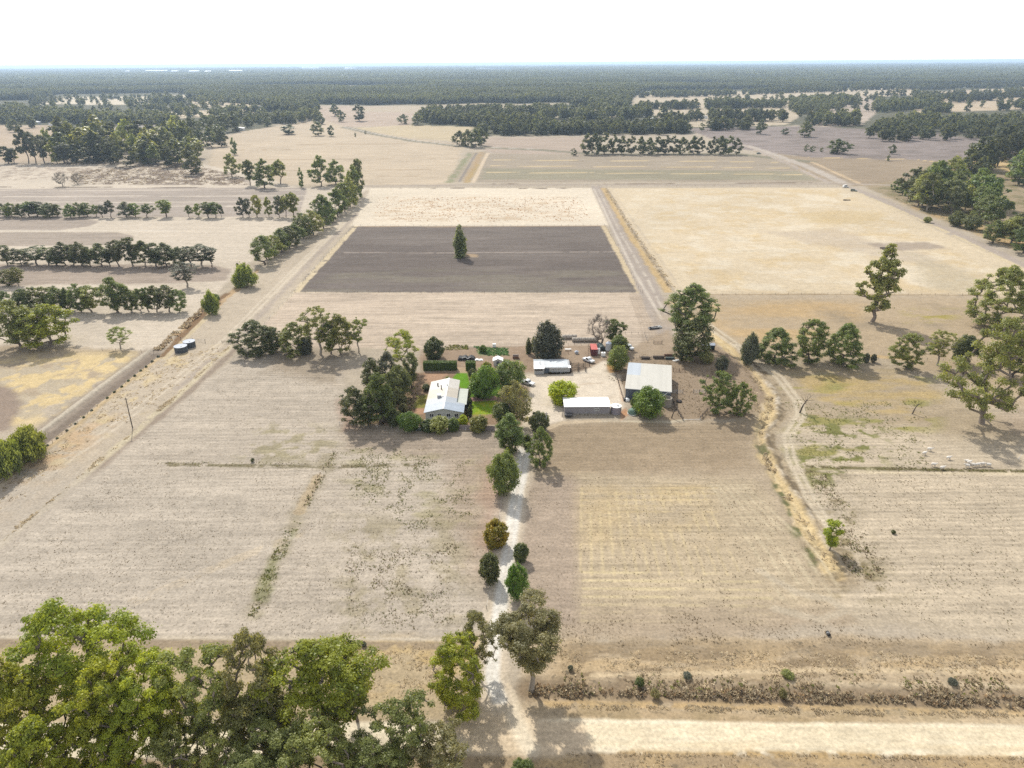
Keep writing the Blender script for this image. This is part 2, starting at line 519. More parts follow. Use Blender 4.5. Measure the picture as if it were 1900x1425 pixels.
fill([(-400, 720), (18, 715), (40, 750), (10, 800), (-400, 820)], (168, 150, 134), soft=4, jit=2)
# --- farm lane on the west side
fill([(690, 348), (740, 350), (655, 420), (550, 542), (465, 640), (250, 810), (0, 1010), (-300, 1250), (-300, 900), (0, 880), (290, 655), (400, 560), (470, 495)], (210, 195, 173), soft=4, jit=3, tf=0.6)
fill([(690, 350), (720, 352), (620, 440), (520, 540), (500, 550), (590, 450)], (222, 207, 184), soft=4, jit=2)
line([(708, 352), (610, 450), (520, 545), (445, 625), (330, 720)], 3.2, (196, 182, 166), jit=1, soft=2)
line([(700, 354), (600, 452), (505, 548), (425, 630), (320, 716), (200, 806), (60, 905), (-100, 1010)], 1.1, (229, 215, 193), jit=.3, a=.9)
line([(694, 354), (592, 452), (495, 548), (414, 630), (306, 716), (184, 806), (40, 905), (-120, 1010)], 1.1, (229, 215, 193), jit=.3, a=.9)
line([(730, 355), (640, 440), (560, 530), (470, 635)], 3, (232, 216, 186), jit=1.2)
line([(430, 640), (330, 735), (245, 808), (120, 915), (0, 1012), (-200, 1190)], 2.6, (222, 208, 178), jit=0.9, tf=0.6, broken=.3, bsc=6)
line([(440, 645), (340, 738), (252, 815), (130, 920), (0, 1030), (-200, 1210)], 2.6, (174, 158, 141), jit=0.6, soft=1.4)
line([(480, 500), (400, 570), (330, 620)], 3, (206, 178, 140), jit=1.5, tf=1)
patchy([(0, 900), (120, 800), (220, 770), (60, 930), (0, 980)], (216, 188, 152), sc=4, lo=.45, hi=.6, seed=60)
patchy([(290, 660), (430, 640), (330, 720), (160, 830), (0, 960), (-100, 950), (0, 890)], (224, 204, 164), sc=5, lo=.54, hi=.70, seed=61, tf=1)
# open irrigation channel on the far left
line([(283, 653), (190, 724), (105, 787), (20, 850), (-80, 930)], 9, (172, 158, 142), soft=2.5, jit=0.9, z=-0.3)
line([(277, 650), (180, 722), (98, 784), (15, 846), (-90, 925)], 2.2, (212, 200, 180), soft=1, jit=0.4, z=0.5)
line([(289, 657), (200, 727), (112, 795), (25, 858), (-70, 940)], 3.6, (148, 134, 120), soft=1.6, jit=0.6, z=-0.35)
line([(296, 663), (215, 728), (125, 806), (40, 868), (-40, 935)], 2.0, (214, 190, 150), soft=1, jit=0.4, z=0.3)
line([(300, 660), (340, 620), (395, 565), (420, 545)], 3.0, (150, 122, 92), jit=1.0, tf=1, z=-0.4)
line([(306, 664), (350, 622), (400, 572)], 2.2, (218, 200, 166), jit=.8, tf=1)
# --- strip paddocks straight ahead
fill([(688, 349), (1097, 349), (1131, 419), (653, 419)], (245, 231, 208), soft=3, jit=1.5, rx=0.4, tf=0.4)
patchy([(740, 365), (1050, 365), (1070, 410), (690, 410)], (222, 198, 166), sc=5, lo=.52, hi=.68, stretch=2.5, seed=62, a=.7)
fill([(655, 421), (1120, 420), (1183, 542), (547, 542)], (126, 116, 109), soft=3.5, jit=2.6, rx=0.7, tf=0.3)
patchy([(655, 421), (1120, 420), (1183, 542), (547, 542)], (140, 130, 122), sc=16, lo=.4, hi=.65, stretch=4, seed=63, a=.8)
patchy([(640, 500), (1150, 500), (1183, 542), (547, 542)], (148, 140, 124), sc=10, lo=.45, hi=.6, stretch=4, seed=64, a=.6)
line([(640, 469), (900, 469), (1143, 467)], 1.6, (178, 165, 154), jit=0.5, broken=.35)
line([(655, 420), (900, 421), (1122, 419)], 2, (176, 152, 126), jit=.6, tf=1)
line([(1120, 420), (1186, 542)], 3, (226, 206, 170), jit=1)
line([(660, 420), (549, 542)], 3.2, (228, 210, 176), jit=1, broken=.3)
fill([(858, 471), (885, 472), (885, 477), (855, 477)], (196, 172, 142), soft=2, jit=1)
fill([(547, 544), (1190, 544), (1236, 640), (900, 645), (780, 650), (455, 640), (500, 592)], (215, 197, 176), soft=2, jit=1.5, rx=1.0, tf=0.35)
line([(547, 543), (900, 544), (1190, 544)], 1.4, (226, 208, 182), jit=.5)
patchy([(547, 550), (1190, 550), (1230, 630), (480, 635)], (224, 206, 184), sc=14, lo=.4, hi=.7, stretch=5, seed=65)
for k in range(7):
    line([(1168 + 5 * k, 548), (1188 + 6 * k, 600), (1196 + 6 * k, 640)], 0.7, (176, 158, 138), jit=.3, a=.6)
# east track and drain beside it
fill([(1097, 346), (1116, 346), (1192, 470), (1246, 585), (1250, 640), (1228, 640), (1186, 545), (1150, 462)], (190, 177, 164), soft=2, jit=1, tf=.5)
line([(1102, 350), (1140, 430), (1180, 510), (1228, 592)], 1.5, (224, 212, 196), jit=.4)
line([(1110, 350), (1150, 430), (1200, 515), (1238, 590)], 1.3, (216, 204, 188), jit=.4, broken=.4)
line([(1119, 349), (1160, 420), (1205, 490), (1240, 540)], 4.2, (216, 188, 140), jit=1.4, soft=2, tf=1, z=-.35)
line([(1126, 349), (1168, 420), (1216, 492), (1246, 535)], 2, (150, 134, 110), jit=.8, a=.7, broken=.4)
line([(1131, 349), (1176, 420), (1226, 492), (1262, 545)], 3, (228, 210, 180), jit=1)
# --- big straw paddock on the east
fill([(1133, 349), (1560, 348), (1640, 378), (1760, 436), (1900, 500), (2300, 700), (2300, 640), (1840, 547), (1290, 547), (1262, 535)], (233, 215, 184), soft=3, jit=2, rx=0.12, tf=0.6)
patchy([(1240, 350), (1560, 352), (1700, 430), (1840, 500), (1830, 545), (1300, 545), (1200, 450)], (228, 203, 158), sc=12, lo=.44, hi=.68, stretch=1.15, seed=66, a=.65)
patchy([(1180, 350), (1560, 352), (1700, 430), (1840, 500), (1830, 545), (1300, 545), (1160, 400)], (242, 228, 202), sc=9, lo=.5, hi=.66, stretch=1.4, seed=67, a=.8)
fill([(1500, 392), (1640, 392), (1650, 410), (1540, 418), (1480, 405)], (222, 198, 152), soft=14, jit=8, a=.7)
fill([(1420, 430), (1560, 425), (1620, 450), (1700, 462), (1760, 500), (1600, 470), (1480, 445)], (212, 196, 174), soft=12, jit=6, a=.7)
fill([(1610, 452), (1720, 448), (1760, 462), (1640, 464)], (178, 162, 146), soft=6, jit=3, a=.8)
fill([(1690, 470), (1840, 520), (1820, 545), (1720, 535)], (210, 196, 168), soft=14, jit=6, a=.7)
line([(1610, 465), (1780, 468)], 1.5, (238, 220, 190), jit=.5)
line([(1230, 468), (1500, 464)], 1.2, (205, 188, 158), jit=.5, a=.6)
line([(1580, 349), (1640, 372), (1700, 402), (1800, 445), (1900, 492)], 8, (196, 182, 168), jit=1.5, soft=3)
line([(1570, 349), (1680, 395), (1790, 446), (1900, 500)], 3, (232, 214, 178), jit=1, broken=.35)
fill([(1600, 345), (1900, 300), (2300, 330), (2300, 640), (1900, 468), (1740, 405)], (182, 164, 134), soft=4, jit=4, tf=1)
patchy([(1620, 350), (1900, 300), (2300, 330), (2300, 640), (1900, 468), (1740, 405)], (150, 140, 104), sc=9, lo=.45, hi=.6, seed=68)
patchy([(1640, 365), (1900, 470), (2000, 500), (1900, 440), (1700, 385)], (222, 190, 140), sc=6, lo=.4, hi=.6, seed=69)
line([(1500, 292), (1700, 296), (1800, 308), (1880, 310)], 4, (226, 200, 152), jit=2)
fill([(1780, 296), (2300, 300), (2300, 330), (1900, 325)], (224, 196, 144), soft=8, jit=5)
line([(640, 346), (900, 343), (1330, 343), (1570, 341), (1700, 345)], 7, (186, 172, 156), jit=1.5, soft=3)
line([(690, 351), (900, 349), (1080, 350)], 2.5, (122, 106, 92), jit=1.5, broken=.5, bsc=12)
line([(900, 341), (1300, 341), (1560, 338)], 2, (138, 120, 102), jit=1, broken=.4, bsc=15)
# east grazing paddock between the straw field and the tree row
fill([(1240, 600), (1290, 549), (1840, 549), (2300, 720), (2300, 860), (1900, 760), (1640, 668), (1420, 672), (1390, 650), (1330, 620)], (204, 183, 152), soft=26, jit=5, tf=.6)
patchy([(1300, 560), (1600, 560), (1590, 620), (1380, 640), (1310, 600)], (216, 184, 134), sc=14, lo=.42, hi=.66, stretch=2.5, seed=70, a=.7)
patchy([(1500, 560), (1880, 560), (1880, 660), (1600, 640)], (176, 160, 136), sc=14, lo=.45, hi=.65, stretch=2, seed=71, a=.8)
patchy([(1680, 575), (1780, 575), (1760, 600), (1690, 605)], (186, 172, 96), sc=6, lo=.45, hi=.6, stretch=2, seed=72)
line([(1290, 547), (1500, 546), (1840, 548)], 1.5, (182, 160, 128), jit=.6)
line([(1600, 660), (1690, 666)], 4, (224, 194, 146), jit=1.5)
# --- sheep paddock, south-east
fill([(1400, 672), (1640, 668), (1900, 770), (2300, 900), (2300, 1240), (1900, 1195), (1560, 1150), (1520, 1050), (1440, 850), (1460, 760)], (213, 197, 172), soft=4, jit=2, rx=.9, tf=.8)
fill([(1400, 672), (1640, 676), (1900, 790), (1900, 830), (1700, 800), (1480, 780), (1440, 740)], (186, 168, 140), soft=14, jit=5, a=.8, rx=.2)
patchy([(1440, 700), (1720, 690), (1740, 790), (1560, 860), (1500, 900), (1450, 820)], (172, 164, 104), sc=6, lo=.54, hi=.64, stretch=2, seed=73, tf=1)
patchy([(1470, 690), (1740, 690), (1760, 770), (1500, 790)], (206, 180, 122), sc=6, lo=.5, hi=.68, stretch=2.5, seed=74, a=.7)
patchy([(1490, 760), (1640, 790), (1640, 860), (1500, 920), (1460, 850)], (140, 140, 84), sc=3.2, lo=.54, hi=.62, seed=75, tf=1)
patchy([(1480, 870), (1560, 880), (1600, 1000), (1660, 1100), (1500, 1130), (1540, 960)], (160, 146, 112), sc=4, lo=.46, hi=.6, seed=76, tf=1)
fill([(1840, 750), (1960, 780), (1960, 830), (1880, 800)], (170, 150, 130), soft=8, jit=4, a=.5)
fill([(1840, 735), (1870, 735), (1875, 752), (1845, 752)], (210, 178, 146), soft=4, jit=2)
line([(1500, 866), (1640, 870), (1760, 872), (1940, 876)], 1.6, (128, 120, 84), jit=.6, tf=1, broken=.32, bsc=3)
line([(1520, 874), (1700, 878), (1940, 880)], 1.2, (222, 206, 176), jit=.5, broken=.35)
# winding drain between the east paddocks
DR = [(1255, 560), (1300, 605), (1345, 640), (1382, 680), (1425, 735), (1428, 765), (1405, 800), (1408, 830), (1440, 890), (1478, 950), (1520, 1020), (1550, 1065)]
line(DR, 11, (190, 172, 144), jit=1.5, soft=3, tf=1)
line([(u - 8, v + 1) for u, v in DR[2:]], 2.2, (222, 208, 188), jit=.9, broken=.45, bsc=2.5, z=.35)
line([(u + 15, v - 2) for u, v in DR[2:]], 2.2, (220, 206, 184), jit=.9, broken=.45, bsc=2.5, z=.35)
line([(u + 22, v - 4) for u, v in DR[3:-2]], 3.0, (146, 130, 106), jit=1.0, broken=.5, bsc=3, tf=1)
line(DR, 4.2, (229, 204, 156), jit=1.0, soft=1.4, tf=.6, z=-.35)
line(DR, 1.4, (238, 216, 172), jit=.5, broken=.4, bsc=3)
line([(1300, 598), (1380, 655), (1440, 700), (1475, 745), (1480, 770), (1455, 810), (1462, 850), (1500, 930), (1540, 985)], 1.3, (226, 211, 185), jit=.3, a=.95)
line([(1310, 596), (1392, 655), (1452, 700), (1488, 748), (1492, 772), (1467, 812), (1474, 850), (1512, 928), (1552, 985)], 1.3, (226, 211, 185), jit=.3, a=.95)
line([(1405, 800), (1420, 860), (1445, 920), (1470, 985), (1500, 1040)], 3, (124, 124, 84), jit=1.4, broken=.5, bsc=4, tf=1)
patchy([(1500, 1000), (1560, 1040), (1560, 1080), (1510, 1060)], (150, 132, 106), sc=3, lo=.4, hi=.55, seed=77, tf=1)
# --- stock yards around the sheds
fill([(1120, 648), (1235, 640), (1330, 640), (1400, 690), (1420, 740), (1390, 775), (1240, 782), (1165, 745)], (176, 156, 132), soft=3, jit=2, tf=.6)
fill([(1180, 640), (1240, 610), (1260, 640), (1235, 662), (1150, 662)], (192, 172, 148), soft=3, jit=2)
fill([(985, 655), (1065, 640), (1120, 640), (1180, 650), (1100, 690), (1060, 690)], (186, 164, 140), soft=3, jit=1.5, tf=.6)
fill([(780, 650), (990, 640), (1010, 660), (990, 690), (870, 700), (780, 690)], (182, 158, 134), soft=3, jit=1.5, tf=.6)
# --- front paddock, east of the drive
fill([(980, 790), (1240, 782), (1390, 785), (1400, 830), (1460, 960), (1540, 1110), (1580, 1150), (1300, 1180), (1040, 1185), (960, 1120), (985, 900)], (198, 180, 154), soft=3, jit=2, rx=.5, tf=.7)
fill([(1000, 790), (1240, 784), (1390, 786), (1405, 870), (1180, 878), (1000, 880)], (180, 160, 133), soft=10, jit=4, a=.85, tf=.9)
fill([(985, 880), (1075, 890), (1080, 1170), (960, 1150), (965, 1000)], (188, 170, 152), soft=6, jit=2, a=.8)
fill([(1076, 880), (1400, 890), (1500, 1040), (1560, 1110), (1400, 1160), (1080, 1150)], (210, 192, 162), soft=5, jit=2, a=.8, rx=.7)
patchy([(1080, 890), (1300, 890), (1330, 1010), (1085, 1010)], (214, 188, 138), sc=7, lo=.42, hi=.66, stretch=2, seed=78, a=.45)
for k in range(15):
    line([(1079 + k * 16, 905 + (k % 3) * 3), (1078 + k * 18.4, 985), (1077 + k * 21, 1060 + (k * 7) % 14)], 0.55, (232, 212, 168), jit=.2, soft=.5, broken=.42, bsc=7, a=.55)
for k in range(5):
    line([(1080, 906 + k * 11), (1330, 905 + k * 11)], 0.5, (232, 208, 158), jit=.2, soft=.5, broken=.42, bsc=7, a=.5)
for k in range(7):
    line([(1082, 1062 + k * 15), (1250, 1063 + k * 15), (1430, 1065 + k * 15)], 0.75, (232, 214, 170), jit=.2, soft=.5, broken=.40, bsc=8, a=.6)
for k in range(6):
    line([(1320 + k * 12, 900), (1400 + k * 22, 1020), (1450 + k * 24, 1110)], 0.6, (226, 210, 178), jit=.2, broken=.36, bsc=9, a=.8)
fill([(1080, 1125), (1440, 1120), (1560, 1150), (1400, 1190), (1080, 1190)], (190, 172, 148), soft=5, jit=2, a=.8)
line([(1410, 1060), (1480, 1100), (1540, 1112), (1568, 1135), (1520, 1150), (1440, 1130)], 2, (210, 196, 172), jit=.5, a=.7)
# --- front paddock, west of the drive
fill([(455, 645), (640, 660), (640, 790), (930, 805), (935, 1000), (905, 1130), (880, 1185), (-400, 1182), (-200, 1180), (0, 1030), (250, 818)], (209, 196, 178), soft=3, jit=1.5, rx=.75, tf=.9)
fill([(-100, 900), (220, 870), (480, 880), (500, 1080), (200, 1180), (-200, 1180)], (206, 194, 177), soft=20, jit=6, a=.8)
fill([(500, 640), (650, 655), (630, 720), (500, 690)], (176, 160, 138), soft=8, jit=4, a=.7)
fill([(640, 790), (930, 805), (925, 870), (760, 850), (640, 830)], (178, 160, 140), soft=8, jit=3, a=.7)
fill([(840, 860), (925, 840), (905, 1100), (870, 1080), (830, 950)], (188, 168, 146), soft=12, jit=4, a=.8)
fill([(900, 840), (930, 870), (912, 1090), (890, 1000)], (192, 160, 138), soft=5, jit=2, a=.6)
fill([(630, 740), (660, 745), (660, 795), (636, 800)], (176, 140, 120), soft=5, jit=2, a=.6)
patchy([(620, 830), (880, 850), (880, 960), (760, 1000), (640, 900)], (172, 164, 120), sc=4, lo=.52, hi=.70, stretch=1.8, seed=79, tf=1.2, a=.55)
patchy([(620, 960), (880, 950), (860, 1160), (620, 1170)], (176, 164, 132), sc=4, lo=.48, hi=.66, seed=80, tf=1.5, a=.6)
patchy([(480, 780), (640, 800), (600, 860), (440, 860)], (170, 160, 122), sc=4, lo=.5, hi=.62, seed=81, tf=1.3, a=.7)
line([(280, 861), (430, 864), (600, 866), (780, 862)], 1.8, (150, 140, 112), jit=.6, broken=.36, bsc=3, tf=1.4)
line([(614, 830), (600, 872), (575, 915), (550, 960), (535, 995), (505, 1045), (490, 1085), (470, 1140)], 3.6, (176, 164, 136), jit=1.6, soft=3, tf=1.2, broken=.36, bsc=4, a=.7)
line([(535, 990), (505, 1045), (490, 1085), (470, 1140)], 2.6, (140, 146, 92), jit=1.6, soft=2, broken=.46, bsc=2.5, tf=1.4, a=.5)
line([(590, 885), (572, 915), (556, 950)], 2.8, (206, 184, 150), jit=1, a=.7)
for k in range(3):
    line([(240, 1115 + k * 6), (420, 1040 + k * 5), (560, 985 + k * 4)], 0.5, (222, 204, 176), jit=.25, a=.7, broken=.4)
# --- verge, table drain and gravel road across the front
fill([(-500, 1184), (905, 1188), (880, 1340), (-500, 1345)], (206, 186, 152), soft=2, jit=1.5, tf=1)
patchy([(600, 1195), (900, 1195), (880, 1290), (640, 1280)], (224, 196, 144), sc=3.5, lo=.45, hi=.62, seed=82, tf=1.2, stretch=1.5)
line([(-400, 1176), (250, 1184), (560, 1184), (850, 1187)], 0.8, (226, 212, 190), jit=.25)
line([(-400, 1194), (250, 1194), (560, 1198), (850, 1200)], 2.2, (168, 150, 128), jit=.5, a=.8, broken=.36)
fill([(980, 1190), (1580, 1180), (2300, 1200), (2300, 1345), (960, 1345)], (203, 183, 153), soft=2, jit=1.5, tf=1.2)
fill([(1060, 1192), (1600, 1190), (2300, 1205), (2300, 1225), (1040, 1216)], (170, 152, 126), soft=2, jit=1, a=.8)
patchy([(1040, 1205), (2300, 1215), (2300, 1250), (1040, 1250)], (214, 186, 142), sc=3, lo=.42, hi=.6, seed=83, stretch=3, tf=1.3, a=.8)
patchy([(1040, 1200), (2300, 1205), (2300, 1280), (1040, 1285)], (164, 144, 116), sc=2.2, lo=.52, hi=.62, seed=84, stretch=3, tf=1.5)
line([(1100, 1254), (1500, 1244), (2000, 1246)], 1.0, (228, 206, 170), jit=.4, broken=.35)
line([(1160, 1276), (1500, 1270), (1900, 1274)], 1.2, (224, 204, 172), jit=.5, broken=.4)
line([(980, 1278), (1150, 1284), (1500, 1292), (1900, 1302), (2300, 1310)], 4.6, (166, 146, 120), jit=.7, soft=2, tf=1, z=-.25)
line([(1000, 1306), (1200, 1308), (1500, 1312), (1900, 1325), (2300, 1332)], 1.6, (206, 178, 134), jit=.6, broken=.36, bsc=2, tf=1.2)
fill([(1050, 1316), (2300, 1335), (2300, 1350), (1050, 1340)], (206, 182, 146), soft=1.2, jit=.5, tf=1.2)
patchy([(1050, 1314), (2300, 1330), (2300, 1348), (1050, 1338)], (176, 156, 120), sc=2, lo=.45, hi=.6, seed=85, stretch=2)
RD = [(-1200, 1350), (850, 1339), (1050, 1334), (1300, 1338), (1900, 1346), (3200, 1362), (3200, 1425), (1900, 1405), (1060, 1396), (850, 1398), (-1200, 1425)]
fill(RD, (264, 250, 220), soft=.9, jit=.5, tf=0, rx=.35)
patchy(RD, (246, 230, 200), sc=5, lo=.45, hi=.7, stretch=6, seed=86, a=.5)
for v in (1352, 1366, 1383):
    line([(1060, v - 4), (1500, v - 1), (2300, v + 10)], 1.4, (238, 218, 180), jit=.3, soft=1, a=.45)
line([(1150, 1398), (1500, 1401), (2000, 1410)], 1.0, (206, 176, 128), jit=.5, tf=1, broken=.4, bsc=2)
fill([(-1200, 1428), (850, 1400), (1060, 1398), (1900, 1408), (3200, 1430), (3200, 2200), (-1200, 2200)], (186, 164, 132), soft=1, jit=.6, tf=1.2)
patchy([(880, 1402), (1900, 1410), (1900, 1600), (880, 1600)], (212, 184, 138), sc=2.5, lo=.45, hi=.6, seed=87, stretch=3, tf=1.4)
# forecourt where the drive meets the road
fill([(905, 1270), (940, 1270), (955, 1310), (1000, 1332), (1080, 1340), (1100, 1392), (1040, 1404), (880, 1402), (820, 1340), (880, 1320)], (240, 218, 186), soft=2, jit=.8, tf=0)
line([(940, 1290), (960, 1345), (985, 1392)], 2.6, (252, 236, 208), jit=.4, soft=1.5)
# --- the drive
DV = [(975, 815), (972, 840), (965, 880), (958, 920), (950, 970), (944, 1020), (936, 1070), (928, 1120), (920, 1170), (914, 1220), (912, 1260), (926, 1300)]
line(DV, 5.6, (230, 214, 190), jit=.5, soft=1.6, tf=0)
line([(u - 5, v) for u, v in DV], 1.6, (252, 246, 234), jit=.25, soft=.9)
line([(u + 7, v) for u, v in DV], 1.6, (252, 246, 234), jit=.25, soft=.9)
line([(978, 822), (982, 790), (986, 740), (988, 700)], 6, (236, 220, 194), jit=.4, soft=1.5, tf=0)
fill([(985, 697), (1010, 696), (1060, 693), (1095, 682), (1122, 668), (1136, 674), (1120, 690), (1150, 695), (1158, 745), (1160, 760), (1135, 758), (1046, 770), (1045, 780), (1010, 790), (988, 800), (984, 760)], (249, 234, 212), soft=2, jit=.8, tf=.1)
patchy([(1000, 700), (1150, 700), (1155, 745), (1060, 740), (1000, 760)], (232, 214, 190), sc=4, lo=.48, hi=.64, stretch=3, seed=88)
line([(1040, 783), (1110, 781), (1240, 783), (1270, 779)], 1.3, (228, 214, 188), jit=.5, broken=.25)
line([(1000, 800), (1045, 784), (1110, 781)], 2, (226, 206, 176), jit=.4)
line([(1145, 693), (1156, 745)], .7, (240, 212, 184), jit=.1)
fill([(1125, 676), (1140, 674), (1150, 690), (1132, 692)], (204, 160, 108), soft=1.5, jit=.8)
fill([(1150, 765), (1160, 755), (1170, 768), (1152, 780)], (214, 166, 128), soft=1.5, jit=.8)
# --- house garden
fill([(770, 690), (880, 692), (925, 700), (980, 720), (965, 790), (880, 790), (720, 790), (660, 785), (700, 730)], (168, 142, 116), soft=2, jit=1, tf=.5)
fill([(785, 690), (832, 692), (822, 704), (800, 712), (786, 705)], (206, 168, 138), soft=1.5, jit=.8)
fill([(778, 735), (793, 733), (787, 760), (762, 758)], (156, 152, 76), soft=1.5, jit=.8)
fill([(764, 757), (790, 758), (786, 768), (760, 768)], (206, 164, 132), soft=1, jit=.5)
fill([(848, 692), (866, 691), (874, 716), (872, 722), (856, 720), (838, 703)], (118, 168, 36), soft=.8, jit=.3, tf=0)
fill([(868, 722), (930, 714), (930, 736), (868, 737)], (104, 140, 44), soft=1, jit=.5, tf=0)
fill([(872, 745), (920, 743), (914, 768), (868, 770)], (146, 178, 44), soft=.8, jit=.4, tf=0)
patchy([(872, 745), (920, 743), (914, 768), (868, 770)], (186, 184, 66), sc=2, lo=.5, hi=.65, seed=89, stretch=.5)
fill([(872, 738), (920, 735), (920, 743), (872, 745)], (204, 162, 152), soft=.5, jit=.1, tf=0)
fill([(849, 682), (864, 682), (866, 692), (850, 692)], (210, 184, 152), soft=.8, jit=.4)
fill([(885, 648), (940, 650), (938, 660), (890, 660)], (150, 160, 110), soft=1.5, jit=1, a=.7)
for lo_, hi_, sd, sc_, th in ((1500, 4700, 560, 900.0, .37), (4300, 11500, 580, 1500.0, .36)):
    i = np.nonzero((PY > lo_) & (PY < hi_) & (np.abs(PX) < PY))[0]
    put(i, np.clip((th - .015 - fbm(PX[i] / sc_, PY[i] / sc_, sd, 4)) / .03, 0, 1) * .8, AL(205, 190, 164))
# overall tone drift
gcol *= (0.90 + 0.20 * _big + 0.10 * (_mid - 0.5))[:, None]
gz += 0.10 * (_mid - 0.5) + 0.14 * _wob2 * np.clip(m_tf, 0, 1.2)

_nr, _nc = len(GY), len(GX)
_q = (np.arange(_nr - 1)[:, None] * _nc + np.arange(_nc - 1)[None, :]).ravel()
gme = np_mesh('ground', np.stack([PX, PY, gz], 1), np.stack([_q, _q + 1, _q + _nc + 1, _q + _nc], 1), smooth=True)
col_attr(gme, 'Cd', gcol); flt_attr(gme, 'rowx', m_rx); flt_attr(gme, 'rowy', m_ry); flt_attr(gme, 'tuft', m_tf)


def ground_material():
    m, nt, N, L = new_mat('dry_ground')
    out = N.new('ShaderNodeOutputMaterial'); b = N.new('ShaderNodeBsdfPrincipled')
    b.inputs['Roughness'].default_value = 0.95; b.inputs['Specular IOR Level'].default_value = 0.08
    geo = N.new('ShaderNodeNewGeometry')

    def attr(n, o='Fac'):
        a = N.new('ShaderNodeAttribute'); a.attribute_name = n; return a.outputs[o]

    def noise(scale, vec=None, det=4, rough=.6):
        n = N.new('ShaderNodeTexNoise'); n.inputs['Scale'].default_value = scale; n.inputs['Detail'].default_value = det
        n.inputs['Roughness'].default_value = rough
        L.new(vec if vec is not None else geo.outputs['Position'], n.inputs['Vector']); return n.outputs['Fac']

    def mapr(x, a, bb, c, d):
        r = N.new('ShaderNodeMapRange'); r.inputs[1].default_value = a; r.inputs[2].default_value = bb
        r.inputs[3].default_value = c; r.inputs[4].default_value = d; L.new(x, r.inputs[0]); return r.outputs[0]

    def math_(op, a, bb, c=None):
        n = N.new('ShaderNodeMath'); n.operation = op
        for k, x in enumerate((a, bb, c)):
            if x is None: continue
            if isinstance(x, (int, float)): n.inputs[k].default_value = x
            else: L.new(x, n.inputs[k])
        return n.outputs[0]

    mp = N.new('ShaderNodeMapping'); mp.inputs['Scale'].default_value = (0.045, 0.8, 1); L.new(geo.outputs['Position'], mp.inputs[0])
    mp2 = N.new('ShaderNodeMapping'); mp2.inputs['Scale'].default_value = (0.02, 0.17, 1); L.new(geo.outputs['Position'], mp2.inputs[0])
    n1 = noise(0.3); n2 = noise(1.6, det=3); st = noise(1.0, mp.outputs[0], 3, .55); st2 = noise(1.0, mp2.outputs[0], 3, .55)
    sp = noise(0.9, det=2, rough=.5); sp2 = noise(0.06, det=3)
    rowx = attr('rowx'); tuft = attr('tuft')
    f = mapr(n1, .3, .7, .88, 1.11)
    f = math_('MULTIPLY', f, mapr(n2, .3, .7, .80, 1.19))
    s = math_('ADD', mapr(st, .35, .65, -.5, .5), mapr(st2, .35, .65, -.4, .4))
    f = math_('MULTIPLY', f, math_('MULTIPLY_ADD', math_('MULTIPLY', s, rowx), .26, 1.0))
    sx = N.new('ShaderNodeSeparateXYZ'); L.new(geo.outputs['Position'], sx.inputs[0])
    wob = noise(0.05, det=3)
    ph = math_('MULTIPLY_ADD', wob, 9.0, math_('MULTIPLY', sx.outputs['Y'], 2 * math.pi / 1.75))
    rows = math_('MULTIPLY', math_('SINE', ph, None), mapr(noise(0.12, mp2.outputs[0], 3), .35, .6, 0, 1))
    f = math_('MULTIPLY', f, math_('MULTIPLY_ADD', math_('MULTIPLY', rows, rowx), .085, 1.0))
    mx = N.new('ShaderNodeVectorMath'); mx.operation = 'SCALE'; L.new(attr('Cd', 'Color'), mx.inputs[0]); L.new(f, mx.inputs['Scale'])
    # scattered dead tussocks and clods
    k = math_('MULTIPLY', mapr(sp, .60, .68, 0, 1), mapr(sp2, .40, .6, .25, 1))
    k = math_('MULTIPLY', math_('MULTIPLY', k, tuft), .55)
    mc = N.new('ShaderNodeMix'); mc.data_type = 'RGBA'; L.new(k, mc.inputs[0]); L.new(mx.outputs[0], mc.inputs[6])
    mc.inputs[7].default_value = (0.085, 0.072, 0.05, 1)
    L.new(mc.outputs[2], b.inputs['Base Color'])
    hgt = math_('ADD', math_('MULTIPLY', n2, .5), math_('MULTIPLY', math_('MULTIPLY', st, rowx), .5))
    bp = N.new('ShaderNodeBump'); bp.inputs['Strength'].default_value = 0.55; bp.inputs['Distance'].default_value = 0.25
    L.new(hgt, bp.inputs['Height']); L.new(bp.outputs[0], b.inputs['Normal'])
    L.new(b.outputs[0], out.inputs[0])
    return m


GM = ground_material()
ground = link('ground', gme, GM)
ground['kind'] = 'structure'

# ------------------------------------------------------------------ tree templates (unit height, unit width)
def envelope(shape, t):
    if shape == 'dome': return max(0.0, math.sin(math.pi * min(1, 0.24 + t * 0.74))) ** 0.75
    if shape == 'vase': return 0.35 + 0.75 * t if t < 0.72 else max(0.0, 1 - ((t - 0.72) / 0.30) ** 2) * 0.9 + 0.05
    if shape == 'ball': return math.sqrt(max(0, 1 - (2 * t - 1) ** 2)) * 0.98 + 0.05
    if shape == 'column': return min(1, 0.75 + t) if t < 0.5 else max(0.12, 1 - ((t - 0.5) / 0.55) ** 2)
    if shape == 'cone': return max(0.06, 1 - t) ** 0.8
    if shape == 'weep': return 1.0 if t < 0.55 else max(0.1, 1 - ((t - 0.55) / 0.5) ** 2)
    return 1.0


